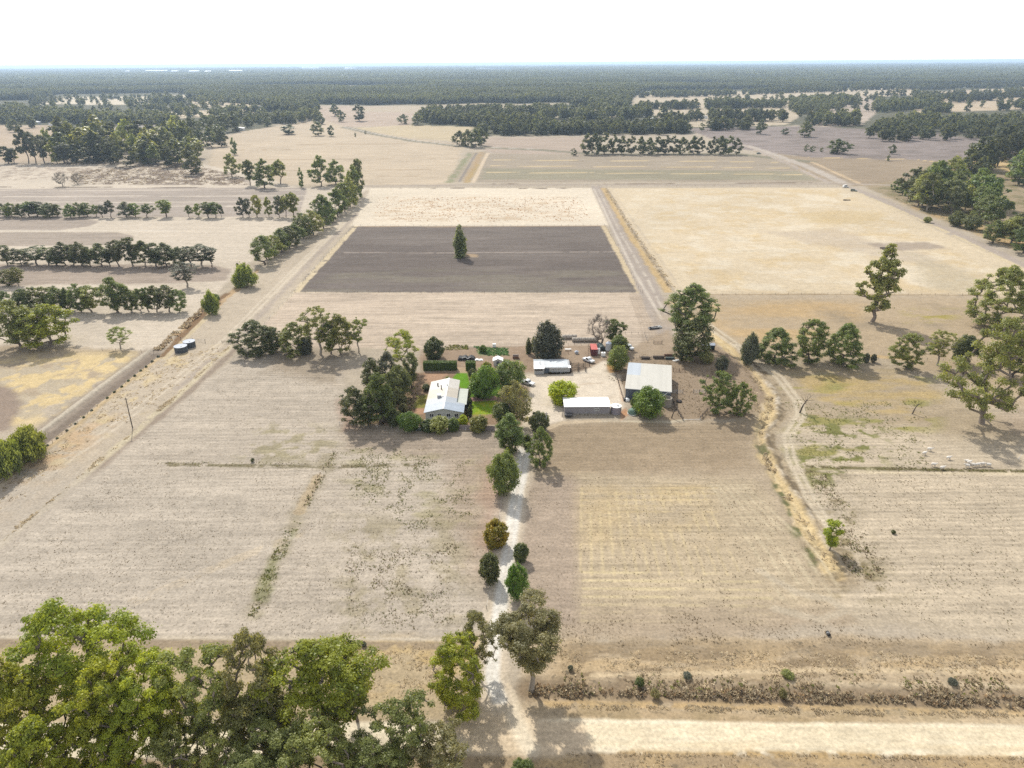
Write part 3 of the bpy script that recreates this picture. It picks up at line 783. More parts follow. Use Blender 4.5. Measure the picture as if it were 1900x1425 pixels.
def leaf_quads(rs, centers, radii, flat, n, size, upbias, hole, nrm_up=.35, droop=0.0, cl_tint=None):
    k = len(centers)
    wgt = radii ** 2; wgt = wgt / wgt.sum()
    ci = rs.choice(k, n, p=wgt)
    d = rs.normal(size=(n, 3)); d /= np.linalg.norm(d, axis=1)[:, None]
    low = d[:, 2] < hole
    d[low, 2] = np.abs(d[low, 2]); 
    rad = radii[ci] * (0.35 + 0.65 * rs.random(n) ** 0.45) * (1 + 0.24 * rs.normal(size=n))
    off = d * rad[:, None]; off[:, 2] *= flat
    p = centers[ci] + off
    if droop: p[:, 2] -= droop * rs.random(n) ** 2
    nm = d + np.array([0, 0, nrm_up]) + 0.55 * rs.normal(size=(n, 3)); nm /= np.linalg.norm(nm, axis=1)[:, None]
    a = np.cross(nm, rs.normal(size=(n, 3))); a /= np.linalg.norm(a, axis=1)[:, None]
    b = np.cross(nm, a)
    s = size * (0.55 + 0.9 * rs.random(n))
    if droop:
        a = a * .3 + np.array([0, 0, -1.0]); a /= np.linalg.norm(a, axis=1)[:, None]
        b = np.cross(a, d + 1e-3); b /= np.linalg.norm(b, axis=1)[:, None]
    A = a * s[:, None]; B = b * (s * 0.62)[:, None]
    v = np.stack([p - A, p + B * 1.0 - A * .1, p + A, p - B - A * .1], 1).reshape(-1, 3)
    f = np.arange(n * 4).reshape(-1, 4)
    ct = rs.random(k) if cl_tint is None else cl_tint
    tint = np.clip(0.62 * ct[ci] + 0.38 * rs.random(n), 0, 1)
    return v, f, np.repeat(tint, 4)


def tubes(segs, n=5):
    """segs: list of (p0, p1, r0, r1)"""
    V = []; Fq = []
    for p0, p1, r0, r1 in segs:
        d = p1 - p0; L_ = np.linalg.norm(d)
        if L_ < 1e-6: continue
        d = d / L_
        x = np.cross(d, [0.3, 0.9, 0.1]); x /= np.linalg.norm(x); y = np.cross(d, x)
        b = len(V)
        for p, r in ((p0, r0), (p1, r1)):
            for k in range(n):
                t = 2 * math.pi * k / n
                V.append(p + x * r * math.cos(t) + y * r * math.sin(t))
        Fq += [(b + k, b + (k + 1) % n, b + n + (k + 1) % n, b + n + k) for k in range(n)]
    return np.array(V), np.array(Fq)


TPL = {}


def template(name, seed, H, Wd, cb=.3, shape='dome', ncl=30, rcl=.15, nleaf=6000, ls=.35, flat=.7, hole=-.35, fork=None,
             tr=.03, irr=.22, inner=.35, lean=0.0, upn=.6, droop=0.0, stems=1, twigs=False, holes=0.0):
    rs = np.random.RandomState(seed)
    R = Wd / 2
    cz = []; tries = 0
    ph = rs.random(4) * 6.28
    rmin = rcl * Wd
    while len(cz) < ncl and tries < 4000:
        tries += 1
        t = rs.random() ** 0.85
        a = rs.random() * 6.2832
        e = envelope(shape, t) * R * (1 + irr * math.sin(2 * a + ph[0] + 2 * t) + irr * .7 * math.sin(3 * a + ph[1] - 3 * t))
        rr = rmin * (0.62 + 0.75 * rs.random()) * (0.8 if t > .8 else 1)
        q = inner + (1 - inner) * math.sqrt(rs.random())
        rad = max(0, e - rr * .7) * q
        z = cb * H + t * (1 - cb) * H - rr * flat * (1.0 if t > .7 else .4)
        p = np.array([rad * math.cos(a) + lean * R * (t - .3), rad * math.sin(a), z])
        if any(np.linalg.norm((p - c[0]) / np.array([1, 1, max(.5, flat)])) < .52 * (rr + c[1]) for c in cz): continue
        cz.append((p, rr))
    cen = np.array([c[0] for c in cz]); rad = np.array([c[1] for c in cz])
    lv, lf, lt = leaf_quads(rs, cen, rad, flat, nleaf, ls, 0, hole, upn, droop)
    # limbs: each clump grows from the nearest wood below it
    fz = (cb * .85 if fork is None else fork) * H
    segs = []; nodes = []
    for s in range(stems):
        off = np.array([0, 0, 0.]) if stems == 1 else np.array([rs.normal() * .05 * Wd, rs.normal() * .05 * Wd, 0])
        top = off * (2.2 if stems > 1 else 1) + np.array([rs.normal() * .03 * H + lean * R * .1, rs.normal() * .03 * H, fz])
        mid = (off + top) / 2 + np.array([rs.normal() * .015 * H, rs.normal() * .015 * H, 0])
        nodes += [[off + np.array([0, 0, -.02 * H]), -1, 0], [mid, len(nodes), 0], [top, len(nodes) + 1, 0]]
    order = np.argsort(np.linalg.norm(cen - np.array([0, 0, fz]), axis=1))
    for i in order:
        tgt = cen[i] - np.array([0, 0, rad[i] * flat * .35])
        best = None; bd = 1e9
        for j, (p, par, _) in enumerate(nodes):
            if par < 0: continue
            dv = tgt - p; dd = np.linalg.norm(dv)
            pen = dd + max(0, -dv[2]) * 2.2 + (0.0 if p[2] >= fz * .95 else (fz - p[2]) * 1.5)
            if pen < bd: bd = pen; best = j
        p0 = nodes[best][0]
        k1 = p0 + (tgt - p0) * .5 + np.array([rs.normal() * .02 * H, rs.normal() * .02 * H, np.linalg.norm(tgt - p0) * .08])
        nodes.append([k1, best, 0]); nodes.append([tgt, len(nodes) - 1, 0])
        nodes[-1][2] = 1
    load = [float(n[2]) for n in nodes]
    for j in range(len(nodes) - 1, 0, -1):
        if nodes[j][1] >= 0: load[nodes[j][1]] += load[j]
    tot = max(load)
    rw = [tr * H * max(.16, (l / tot)) ** .5 for l in load]
    for j, (p, par, _) in enumerate(nodes):
        if par >= 0:
            pp = nodes[par][0]
            r0 = rw[par] if nodes[par][1] >= 0 else rw[par] * 1.35
            segs.append((pp, p, min(r0, rw[j] * 1.5), rw[j] if load[j] > 1 else rw[j] * .6))
    if twigs:
        base = list(segs)
        for i in range(len(cen)):
            for k in range(26):
                d = rs.normal(size=3); d[2] = abs(d[2]) + .2; d /= np.linalg.norm(d)
                st = cen[i] + rs.normal(size=3) * rad[i] * .25
                segs.append((st, st + d * rad[i] * (.5 + .7 * rs.random()), tr * H * .10, tr * H * .05))
    tv, tf_ = tubes(segs, 6 if nleaf > 1500 else 4)
    # normalise the crown to unit height and width
    zt = np.percentile(lv[:, 2], 99.7)
    xw = np.percentile(np.hypot(lv[:, 0] - np.median(lv[:, 0]), lv[:, 1] - np.median(lv[:, 1])), 96) * 1.92
    sc = np.array([1 / xw, 1 / xw, 1 / zt])
    TPL[name] = dict(lv=lv * sc, lf=lf, lt=lt, tv=tv * sc, tf=tf_, cache={})


def tpl_mesh(name, part, mat):
    T = TPL[name]; key = (part, mat.name)
    if key not in T['cache']:
        if part == 'crown':
            me = np_mesh('crown', T['lv'], T['lf']); flt_attr(me, 'tint', T['lt'])
        else:
            me = np_mesh('trunk', T['tv'], T['tf'], smooth=True)
        me.materials.append(mat); T['cache'][key] = me
    return T['cache'][key]


for i in range(6):   # big old gums near the camera
    template('big%d' % i, 100 + i, 20, 17, cb=.34, shape=['dome', 'vase', 'dome', 'vase', 'dome', 'column'][i], ncl=[120, 100, 130, 96, 140, 110][i], rcl=.072,
             nleaf=25000, ls=.185, flat=.62, hole=.0, upn=.9, tr=.022, irr=.25, inner=.25)
for i in range(3):   # thin-crowned gums showing their limbs
    template('open%d' % i, 130 + i, 18, 14, cb=.30, shape=['vase', 'dome', 'vase'][i], ncl=[64, 70, 52][i], rcl=.075, nleaf=10000, ls=.19, flat=.7,
             hole=-.05, tr=.020, irr=.3, inner=.4)
for i in range(6):   # mid-distance gums
    template('mid%d' % i, 160 + i, 14, 12, cb=[.13, .2, .15, .1, .22, .15][i], shape=['dome', 'vase', 'dome', 'ball', 'vase', 'dome'][i], ncl=[64, 56, 70, 66, 52, 74][i],
             rcl=.095, nleaf=9000, ls=.225, flat=.78, hole=-.35, tr=.024, irr=.22, inner=.25)
for i in range(3):   # dense broad garden trees
    template('broad%d' % i, 190 + i, 8, 9, cb=.10, shape='ball', ncl=[44, 50, 46][i], rcl=.14, nleaf=10000, ls=.2, flat=.8, hole=-.6, tr=.03, irr=.14, inner=.45)
for i in range(3):   # clipped or naturally round shrubs
    template('round%d' % i, 210 + i, 5, 5, cb=.02, shape='ball', ncl=[46, 54, 50][i], rcl=.14, nleaf=6500, ls=.17, flat=.9, hole=-.9, tr=.02, irr=.05, inner=.6)
template('conifer0', 230, 11, 9, cb=.04, shape='dome', ncl=46, rcl=.13, nleaf=9000, ls=.26, flat=1.25, hole=-.9, tr=.02, irr=.15, inner=.35)
template('cypress0', 231, 6, 2, cb=.02, shape='column', ncl=26, rcl=.24, nleaf=2500, ls=.16, flat=1.6, hole=-.9, tr=.02, irr=.05, inner=.3)
for i in range(2):   # willow-like, hanging sprays
    template('weep%d' % i, 240 + i, 8, 10, cb=.22, shape='dome', ncl=30, rcl=.15, nleaf=8000, ls=.26, flat=.8, hole=-.8, tr=.03, irr=.2, inner=.3, droop=1.3, stems=2)
template('huge0', 257, 22, 21, cb=.17, shape='dome', ncl=105, rcl=.066, nleaf=24000, ls=.2, flat=.75, hole=-.25, tr=.026, irr=.34, inner=.3, fork=.2)
for i in range(2):   # bushy gums leafy to the ground
    template('bushy%d' % i, 340 + i, 17, 14, cb=.05, shape=['ball', 'dome'][i], ncl=135, rcl=.07, nleaf=26000, ls=.18, flat=.8, hole=-.4, tr=.022, irr=.22, inner=.35, fork=.2)
template('bare0', 250, 9, 9, cb=.25, shape='ball', ncl=60, rcl=.10, nleaf=900, ls=.10, flat=1, hole=-.9, tr=.022, irr=.1, inner=.3, stems=3, twigs=True)
template('tall0', 255, 30, 14, cb=.16, shape='column', ncl=92, rcl=.10, nleaf=12000, ls=.36, flat=.85, hole=-.35, tr=.022, irr=.30, inner=.1, lean=.35)
for i in range(5):   # trees some hundreds of metres off
    template('row%d' % i, 260 + i, 12, 10, cb=[.15, .22, .14, .12, .22][i], shape=['dome', 'vase', 'ball', 'dome', 'dome'][i], ncl=[36, 34, 40, 42, 32][i], rcl=.12,
             nleaf=3600, ls=.32, flat=.8, hole=-.4, tr=.024, irr=.2, inner=.2)
for i in range(5):   # trees beyond half a kilometre
    template('far%d' % i, 280 + i, 18, 13, cb=[.07, .12, .06, .14, .06][i], shape=['dome', 'ball', 'dome', 'vase', 'column'][i], ncl=[30, 26, 32, 24, 28][i], rcl=.125,
             nleaf=1150, ls=.72, flat=.85, hole=-.5, tr=.02, irr=.2, inner=.2)
for i in range(4):   # forest filler
    template('wood%d' % i, 300 + i, 17, 14, cb=.16, shape=['dome', 'ball', 'dome', 'column'][i], ncl=14, rcl=.19, nleaf=280, ls=1.35, flat=.85, hole=-.5, tr=.02, irr=.2, inner=.2)
for i in range(3):   # canopy seen from kilometres away
    rs = np.random.RandomState(400 + i); n = 16
    cen = np.stack([rs.uniform(-22, 22, n), rs.uniform(-22, 22, n), rs.uniform(7, 15, n)], 1)
    v, f, t = leaf_quads(rs, cen, rs.uniform(5, 8.5, n), .8, 460, 3.2, 0, -.3)
    TPL['canopy%d' % i] = dict(lv=v, lf=f, lt=t, cache={})

_rnd = random.Random(5)


def locate(cu, top, base, w):
    bu = cu
    for _ in range(4):
        b = W(bu, base); lo, hi = 0.3, 70.0
        d0 = proj(b)[2]; wm = w * d0 / FPX
        for _k in range(24):
            mid = (lo + hi) / 2
            if proj(b + np.array([0, 0.20 * wm, mid * .96]))[1] > top: lo = mid
            else: hi = mid
        Ht = (lo + hi) / 2
        pm = proj(b + np.array([0, 0, .6 * Ht]))
        bu += cu - pm[0]
    return b, Ht, w * pm[2] / FPX


def plant(tpl, mat, label, cat, name, spec, group=None, bark='mid', rz=None, small=False):
    b, Ht, wm = locate(*spec)
    t = thing(name, label, cat, (b[0], b[1], 0), _rnd.uniform(0, 6.28) if rz is None else rz, group)
    c = link('crown', tpl_mesh(tpl, 'crown', LM[mat]), parent=t)
    k = link('stem' if small else 'trunk', tpl_mesh(tpl, 'trunk', BARK[bark]), parent=t)
    for o in (c, k):
        o.scale = (wm, wm, Ht)
    return t

# ------------------------------------------------------------------ house and farm buildings
M_ = {
    'weatherboard': solid('weatherboard', AL(246, 246, 240), .7, var=.10),
    'house_roof': sheet('house_roof_iron', (0.4, 0.4, 0.38), 'Y', bands=[(-99, AL(196, 210, 226)), (5.2, AL(206, 214, 222)), (9.0, AL(226, 216, 198)), (16.0, AL(242, 236, 226))]),
    'wing_roof': sheet('wing_roof_iron', AL(222, 228, 214), 'Y'),
    'white': solid('white_paint', (0.72, 0.72, 0.70), .5, var=.08),
    'white_roof': sheet('white_roof_iron', (0.74, 0.74, 0.73), 'X', rough=.5, var=.05),
    'old_roof': sheet('galvanised_roof', AL(222, 232, 240), 'X', rough=.4, var=.22),
    'old_wall': solid('whitewashed_wall', AL(222, 224, 226), .8, var=.16, scale=1.6),
    'shed_roof': sheet('shed_roof_iron', AL(234, 231, 220), 'X', rough=.5, var=.06, spec=.3),
    'blue_roof': sheet('shed_roof_new_iron', AL(216, 226, 236), 'X', rough=.4, var=.05),
    'shed_wall': sheet('shed_wall_iron', AL(128, 138, 152), 'X', rough=.6, var=.12),
    'mauve_wall': sheet('garage_wall_iron', AL(190, 185, 188), 'X', rough=.6, var=.06),
    'mauve': solid('tank_enamel', AL(184, 176, 184), .5, var=.08),
    'dark_tank': solid('dark_tank_steel', AL(96, 104, 112), .55, var=.15),
    'tank_lid': solid('tank_lid_steel', AL(196, 206, 222), .4, var=.12),
    'concrete': solid('old_concrete', AL(196, 186, 172), .9, var=.22, scale=1.2),
    'concrete_dark': solid('tank_inside', AL(150, 134, 118), .9, var=.22, scale=1.2),
    'glass': solid('window_glass', (0.025, 0.03, 0.035), .08, var=.1, spec=.6),
    'grey_door': solid('grey_door', AL(112, 122, 136), .6, var=.12),
    'dark_metal': solid('dark_metal', (0.06, 0.06, 0.065), .6, var=.2),
    'steel': solid('galvanised_steel', (0.36, 0.37, 0.38), .45, var=.2),
    'rust': solid('rusty_steel', (0.16, 0.09, 0.06), .8, var=.4, scale=3),
    'red_roof': solid('container_red_roof', AL(238, 122, 112), .6, var=.12),
    'red_wall': solid('container_red_wall', AL(128, 42, 54), .6, var=.15),
    'wood': solid('weathered_timber', AL(128, 112, 98), .9, var=.35, scale=2),
    'dark_wood': solid('dark_timber', (0.075, 0.06, 0.05), .9, var=.35, scale=2),
    'fence': solid('fence_sheet', AL(186, 172, 170), .6, var=.08),
    'straw': solid('weathered_hay', AL(222, 212, 198), 1.0, var=.3, scale=2.5),
    'straw_top': solid('bleached_hay', AL(214, 208, 200), 1.0, var=.2, scale=2.5),
    'tyre': solid('tyre_rubber', (0.022, 0.022, 0.022), .85, var=.3),
    'net': solid('green_tarpaulin', AL(132, 164, 148), .7, var=.25, scale=1.5),
    'pale': solid('pale_plastic', (0.62, 0.62, 0.60), .5, var=.1),
    'wool': solid('fleece', (0.62, 0.58, 0.52), 1.0, var=.15, scale=4),
    'green_tin': solid('green_tin', AL(84, 104, 104), .6, var=.2),
    'black': solid('black_cover', (0.03, 0.03, 0.03), .7, var=.3),
    'pink_stone': solid('pale_rock', (0.42, 0.39, 0.35), .9, var=.2),
    'silver_car': solid('silver_paint', (0.6, 0.61, 0.62), .3, var=.05, spec=.5),
    'green_car': solid('green_paint', (0.10, 0.13, 0.10), .35, var=.1, spec=.5),
    'flower': solid('flower_bed_plants', (0.14, 0.09, 0.03), .9, var=.5, scale=3),
}


def window(parent, x0, x1, y, z0, z1, frame='white'):
    """front-facing window, 3 mm proud of the wall at y"""
    f = MB(); t = .07
    f.box(x0, x1, y - .05, y - .003, z0, z0 + t).box(x0, x1, y - .05, y - .003, z1 - t, z1)
    f.box(x0, x0 + t, y - .05, y - .003, z0 + t, z1 - t).box(x1 - t, x1, y - .05, y - .003, z0 + t, z1 - t)
    f.box((x0 + x1) / 2 - t / 2, (x0 + x1) / 2 + t / 2, y - .05, y - .003, z0 + t, z1 - t)
    fo = f.build('window', M_[frame], parent)
    MB().box(x0 + t, x1 - t, y - .03, y - .004, z0 + t, z1 - t).build('pane', M_['glass'], fo)
    return fo


def gable_roof_y(x0, x1, y0, y1, ze, zr, t=.12, xr=None):
    xr = (x0 + x1) / 2 if xr is None else xr
    return MB().prism_y([(x0, ze), (xr, zr), (x1, ze), (x1, ze + t), (xr, zr + t), (x0, ze + t)][::-1], y0, y1)


# --- homestead (ridge runs away from the camera)
FL = W(786, 766, 2.7); FR = W(860.5, 766, 2.7); BL = W(802.6, 708.4, 2.7); CL = W(844, 746, 2.8)
hx0, hx1, hy0, hy1 = FL[0], FR[0], FL[1], BL[1]
house = thing('farmhouse', 'long pale farmhouse with multi-toned iron gable roof in green garden', 'house', (hx0, hy0, 0))
wd = hx1 - hx0; ln = hy1 - hy0; xr = wd * .49
stp = 6.2                                         # depth of the full-width front block
MB().prism_y([(.45, 0), (wd - .45, 0), (wd - .45, 2.72), (xr, 3.98), (.45, 2.72)], .45, stp).box(.45, wd - 3.0, stp, ln - .45, 0, 2.72).prism_y(
    [(.45, 2.721), (wd - 3.0, 2.9), (xr, 3.98)], stp + .01, ln - .45).build('wall', M_['weatherboard'], house)
slope = 1.25 / (wd - xr)
rf = MB()
rf.prism_y([(0, 2.72), (0, 2.6), (xr, 3.98), (xr, 4.1)], 0, ln)
rf.prism_y([(xr, 4.1), (xr, 3.98), (wd, 2.6), (wd, 2.72)], 0, stp)
rf.prism_y([(xr, 4.1), (xr, 3.98), (wd - 2.6, 2.6 + 2.6 * slope), (wd - 2.6, 2.72 + 2.6 * slope)], stp, ln)
roof = rf.build('roof', M_['house_roof'], house)
MB().prism_y([(xr - .25, 4.08), (xr + .25, 4.08), (xr, 4.2)], -.02, ln + .02).build('ridge_cap', M_['white'], roof)
wing = MB().box(wd - 2.99, wd - .3, stp + .02, 17.6, 0, 2.3).build('wing', M_['weatherboard'], house)
MB().prism_y([(wd - 2.7, 2.55), (wd - 2.7, 2.45), (wd + .45, 2.28), (wd + .45, 2.38)], stp + .03, 18.0).build('wing_roof', M_['wing_roof'], wing)
for k, xa in enumerate((1.7, 4.1, 6.9, 9.3)):
    window(house, xa, xa + 1.25, .45, 1.0, 2.2)
MB().box(.2, wd - 2.6, -1.7, .447, .05, .28).build('porch', M_['white'], house)
px_, py_ = W(815, 737, 3.6)[0] - hx0, W(815, 737, 3.6)[1] - hy0
ck = MB().box(px_ - .55, px_ + .55, py_ - .55, py_ + .55, 3.0, 4.5).build('rooftop_cooler', M_['steel'], roof)
MB().box(px_ - .62, px_ + .62, py_ - .62, py_ + .62, 4.5, 4.6).build('lid', M_['white'], ck)
MB().box(px_ + .62, xr - .2, py_ - .35, py_ - .15, 3.55, 4.12).build('duct', M_['white'], roof)
for (u, v), r, h in (((819, 722), .16, 1.3), ((812.5, 714.5), .22, .6), ((830, 718), .12, .9)):
    q = W(u, v, 3.7); MB().lathe([(0, 3.0), (r, 3.0), (r, 3.7 + h), (r * 1.5, 3.7 + h), (0, 3.85 + h)], 10, q[0] - hx0, q[1] - hy0).build('flue', M_['dark_metal'], roof)

# --- white garage with tank
A = W(1046.6, 755.4, 2.7); B = W(1133.2, 755.4, 2.7); D = W(1045.8, 736.3, 3.0)
gx, gy = A[0], A[1]; gw = B[0] - A[0]; gd = D[1] - A[1]
gar = thing('garage', 'long low garage with bright white roof and mauve-grey iron walls', 'shed', (gx, gy, 0))
MB().prism_x([(.25, 0), (gd - .25, 0), (gd - .25, 2.75), (gd * .55, 3.15), (.25, 2.7)], .2, gw - .2).build('wall', M_['mauve_wall'], gar)
MB().prism_x([(0, 2.7), (gd * .55, 3.2), (gd, 2.75), (gd, 2.85), (gd * .55, 3.3), (0, 2.8)], 0, gw).build('roof', M_['white_roof'], gar)
MB().box(-.02, gw + .02, -.09, -.003, 2.66, 2.79).build('gutter', M_['steel'], gar)
wx = W(1107.5, 761, 1.7)[0] - gx
window(gar, wx - .75, wx - .05, .25, 1.2, 2.1); window(gar, wx + .05, wx + .75, .25, 1.2, 2.1)
MB().box(.21, gw - .21, .235, .247, 0, .35).build('plinth', M_['concrete'], gar)


def tank(px, wpx, h, label, body, lid, dome=.35, group=None, open_top=False):
    p = W(*px); r = wpx * proj(p)[2] / FPX / 2
    t = thing('water_tank', label, 'water tank', (p[0], p[1] + r, 0), 0, group)
    prof = [(0, 0), (r, 0)]
    n = 8
    for k in range(n):
        z0 = h * (k + .15) / n; z1 = h * (k + .85) / n
        prof += [(r, z0), (r + .03, z0 + .05), (r + .03, z1 - .05), (r, z1)]
    prof += [(r, h)]
    if open_top: prof += [(r - .18, h), (r - .18, h - .7), (0, h - .7)]
    MB().lathe(prof, 32).build('wall', M_[body], t, True)
    if open_top:
        MB().lathe([(r + .05, h - .12), (r + .05, h + .04), (r - .2, h + .04), (r - .2, h - .12)], 32).build('rim', M_[lid], t)
    else:
        l = MB().lathe([(r + .08, h - .03), (r + .08, h + .05), (r * .5, h + dome * .7), (.25, h + dome), (0, h + dome)], 32).build('lid', M_[lid], t)
        MB().lathe([(.28, h + dome * .9), (.28, h + dome + .12), (0, h + dome + .14)], 12, r * .25, -r * .3).build('hatch', M_['steel'], l)
    return t


tank((1144, 770.5), 19, 2.5, 'round mauve-grey water tank with white conical lid beside the white-roofed garage', 'mauve', 'white')
tank((1238.5, 757), 18, 2.9, 'open round concrete water tank at the corner of the big shed', 'concrete', 'concrete', open_top=True)
tank((332, 656.5), 23, 2.3, 'dark grey round tank beside the lane, the nearer of two', 'dark_tank', 'tank_lid', .12)
tank((348, 647), 21, 2.3, 'dark grey round tank beside the lane, behind its twin by the gate', 'dark_tank', 'tank_lid', .12)
# --- big machinery shed
q = [W(1150, 671.6, 4.6), W(1227.9, 676.3, 4.6), W(1246.5, 727.6, 4.0), W(1160, 721, 4.0)]      # BL BR FR FL
ang = math.atan2(q[2][1] - q[3][1], q[2][0] - q[3][0])
ex = np.array([math.cos(ang), math.sin(ang)]); ey = np.array([-ex[1], ex[0]])
sw = np.hypot(*(q[2] - q[3])[:2]); sdp = float((q[0] - q[3])[:2] @ ey); shx = float((q[0] - q[3])[:2] @ ex)
shed = thing('machinery_shed', 'big open-plan farm shed with broad cream iron roof and blue-grey walls', 'shed', (q[3][0], q[3][1], 0), ang)
MB().prism_x([(.2, 0), (sdp - .2, 0), (sdp - .2, 4.5), (.2, 3.95)], .2, sw - .2).build('wall', M_['shed_wall'], shed)
rfm = MB(); bx = sw * .30
rfm.prism_x([(sdp * .52, 4.315), (sdp, 4.6), (sdp, 4.7), (sdp * .52, 4.415)], bx, sw).prism_x([(0, 4.0), (sdp * .52, 4.312), (sdp * .52, 4.412), (0, 4.1)], 0, sw)
sroof = rfm.build('roof', M_['shed_roof'], shed)
MB().prism_x([(sdp * .52, 4.315), (sdp, 4.6), (sdp, 4.7), (sdp * .52, 4.415)], 0, bx).build('newer_sheet', M_['blue_roof'], sroof)
MB().box(-.05, sw + .05, -.1, -.003, 3.92, 4.09).build('gutter', M_['steel'], shed)
MB().box(-.06, -.003, 0, sdp, 4.0, 4.12).build('barge_board', M_['white'], sroof)
MB().box(1.2, 4.8, .15, .197, .02, 3.4).build('sliding_door', M_['grey_door'], shed)
MB().tube((sw - 2.6, -1.2, 2.9), (sw - 1.4, -.1, 3.7), .07).tube((sw - 1.4, -.1, 3.7), (sw - .3, -.05, 3.75), .07).build('downpipe', M_['white'], shed)

# --- old whitewashed dairy
A = W(1010, 683, 2.4); B = W(1059, 682, 2.4); D = W(993, 664.2, 3.1)
dx, dy = W(991, 683.7, 2.4)[0], A[1]; dw = B[0] - dx; dd = D[1] - dy
dai = thing('dairy', 'old whitewashed dairy with patchy galvanised roof and three small windows', 'outbuilding', (dx, dy, 0))
fw = A[0] - dx
MB().prism_x([(.9, 0), (dd - .2, 0), (dd - .2, 2.5), (dd * .6, 3.0), (.9, 2.35)], .2, dw - .2).build('wall', M_['old_wall'], dai)
fb = MB().box(.1, fw - .1, .05, .897, 0, 2.15).build('porch_room', M_['old_wall'], dai)
MB().prism_x([(-.15, 2.2), (1.9, 2.62), (1.9, 2.7), (-.15, 2.28)], -.1, fw + .05).build('porch_roof', M_['white_roof'], fb)
dr = MB().prism_x([(.7, 2.36), (dd * .6, 3.08), (dd, 2.5), (dd, 2.6), (dd * .6, 3.18), (.7, 2.46)], -.05, dw * .93).build('roof', M_['old_roof'], dai)
MB().prism_x([(.5, 2.2), (1.9, 2.48), (1.9, 2.56), (.5, 2.28)], fw + .06, dw + .1).build('eave_roof', M_['white_roof'], dr)
MB().tube((2.2, dd * .4, 2.7), (2.2, dd * .4, 3.7), .1).build('flue', M_['rust'], dr)
MB().box(fw + .1, fw + 1.8, .84, .897, .02, 2.05).build('door', M_['grey_door'], dai)
for k in range(3):
    xa = fw + 2.6 + k * 2.05; window(dai, xa, xa + .85, .9, 1.1, 1.7)
MB().box(.3, fw - .5, .0, .047, 1.35, 1.85).build('window', M_['glass'], fb)

# --- small gabled garden shed
p = W(924, 679); gs = thing('garden_shed', 'tiny white gabled garden shed behind the hedges and house trees', 'shed', (p[0], p[1], 0))
MB().prism_y([(-1.6, 0), (1.6, 0), (1.6, 1.9), (0, 2.7), (-1.6, 1.9)], 0, 2.8).build('wall', M_['weatherboard'], gs)
gable_roof_y(-1.9, 1.9, -.2, 3.0, 1.85, 2.75).build('roof', M_['white_roof'], gs)
MB().box(-.5, .5, -.05, -.003, .02, 1.8).build('door', M_['grey_door'], gs)
# --- red container
p = W(1102.5, 660.5); ct = thing('shipping_container', 'faded red shipping container standing beyond the yard, pink on top', 'container', (p[0] - 1.22, p[1], 0), -.03)
cb_ = MB()
for k in range(20):
    y = k * .30; cb_.box(0 if k % 2 else .03, 2.44 if k % 2 else 2.41, y + .005, y + .295, .12, 2.55)
cb_.build('body', M_['red_wall'], ct)
MB().box(-.02, 2.46, -.02, 6.02, 2.553, 2.62).build('roof', M_['red_roof'], ct)
for k in (0, 1):
    dd_ = MB().box(.06 + 1.18 * k, 1.2 + 1.18 * k, -.05, -.003, .15, 2.5).build('door', M_['red_wall'], ct)
    for xx in (.3, .85):
        MB().tube((xx + 1.18 * k, -.08, .2), (xx + 1.18 * k, -.08, 2.45), .025).build('lock_rod', M_['steel'], dd_)
# --- silo
p = W(1129, 659); r = 1.05
si = thing('grain_silo', 'narrow galvanised grain silo with conical lid beside leafy tree', 'silo', (p[0], p[1] + r, 0))
prof = [(0, .9), (.25, .9), (r, 1.7)]
for k in range(9): prof += [(r + .025, 1.75 + k * .3), (r, 1.9 + k * .3)]
MB().lathe(prof + [(r, 4.45)], 24).build('body', M_['steel'], si, True)
MB().lathe([(r + .08, 4.4), (r + .08, 4.48), (.25, 5.05), (.2, 5.2), (0, 5.22)], 24).build('lid', M_['tank_lid'], si)
for k in range(4):
    a = .78 + k * 1.5708; MB().tube((r * math.cos(a), r * math.sin(a), 0), (r * math.cos(a), r * math.sin(a), 1.8), .06).build('leg', M_['steel'], si)
# --- green tin half-round hut
p = W(1117, 651); hu = thing('half_round_hut', 'dark green half-round tin hut between red container and silo', 'hut', (p[0], p[1], 0), .1)
pr = [(1.5 * math.cos(a), 1.75 * math.sin(a)) for a in np.linspace(0, math.pi, 13)]
MB().prism_y(pr, 0, 4.2).build('shell', M_['green_tin'], hu)
MB().box(-.6, .6, -.04, -.003, 0, 1.2).build('opening', M_['black'], hu)
# --- tarp covered dome
p = W(1174.5, 771); dm = thing('covered_dome', 'low pale green tarpaulin dome in front of the leafy shed tree', 'shelter', (p[0], p[1] + 1.3, 0))
rs_ = np.random.RandomState(3); mb = MB(); prof = [(1.5 * math.cos(a) ** .6, 1.75 * math.sin(a)) for a in np.linspace(0.02, 1.5, 9)]
mb.lathe(prof + [(0, 1.75)], 18)
mb.v = [(x * (1 + .08 * math.sin(7 * math.atan2(y, x))) * (1 + rs_.normal() * .012), y * (1 + .05 * math.cos(5 * math.atan2(y, x))), z) for x, y, z in mb.v]
mb.build('cover', M_['net'], dm, True)
MB().lathe([(1.48, 0.02), (1.58, .02), (1.58, .3), (1.48, .3)], 24).build('base_rim', M_['pale'], dm)
# --- tin lean-to and dog run under the big gums
p = W(1306, 650); le = thing('lean_to', 'low dark lean-to with pale tin roof under the tall gums', 'shed', (p[0] - .6, p[1], 0), -.05)
MB().box(0, 4.6, 1.2, 1.3, 0, 2.1).box(0, .1, 0, 1.2, 0, 2).box(4.5, 4.6, 0, 1.2, 0, 2).build('wall', M_['green_tin'], le)
MB().prism_x([(-.3, 2.05), (1.7, 2.35), (1.7, 2.43), (-.3, 2.13)], -.2, 4.8).build('roof', M_['tank_lid'], le)


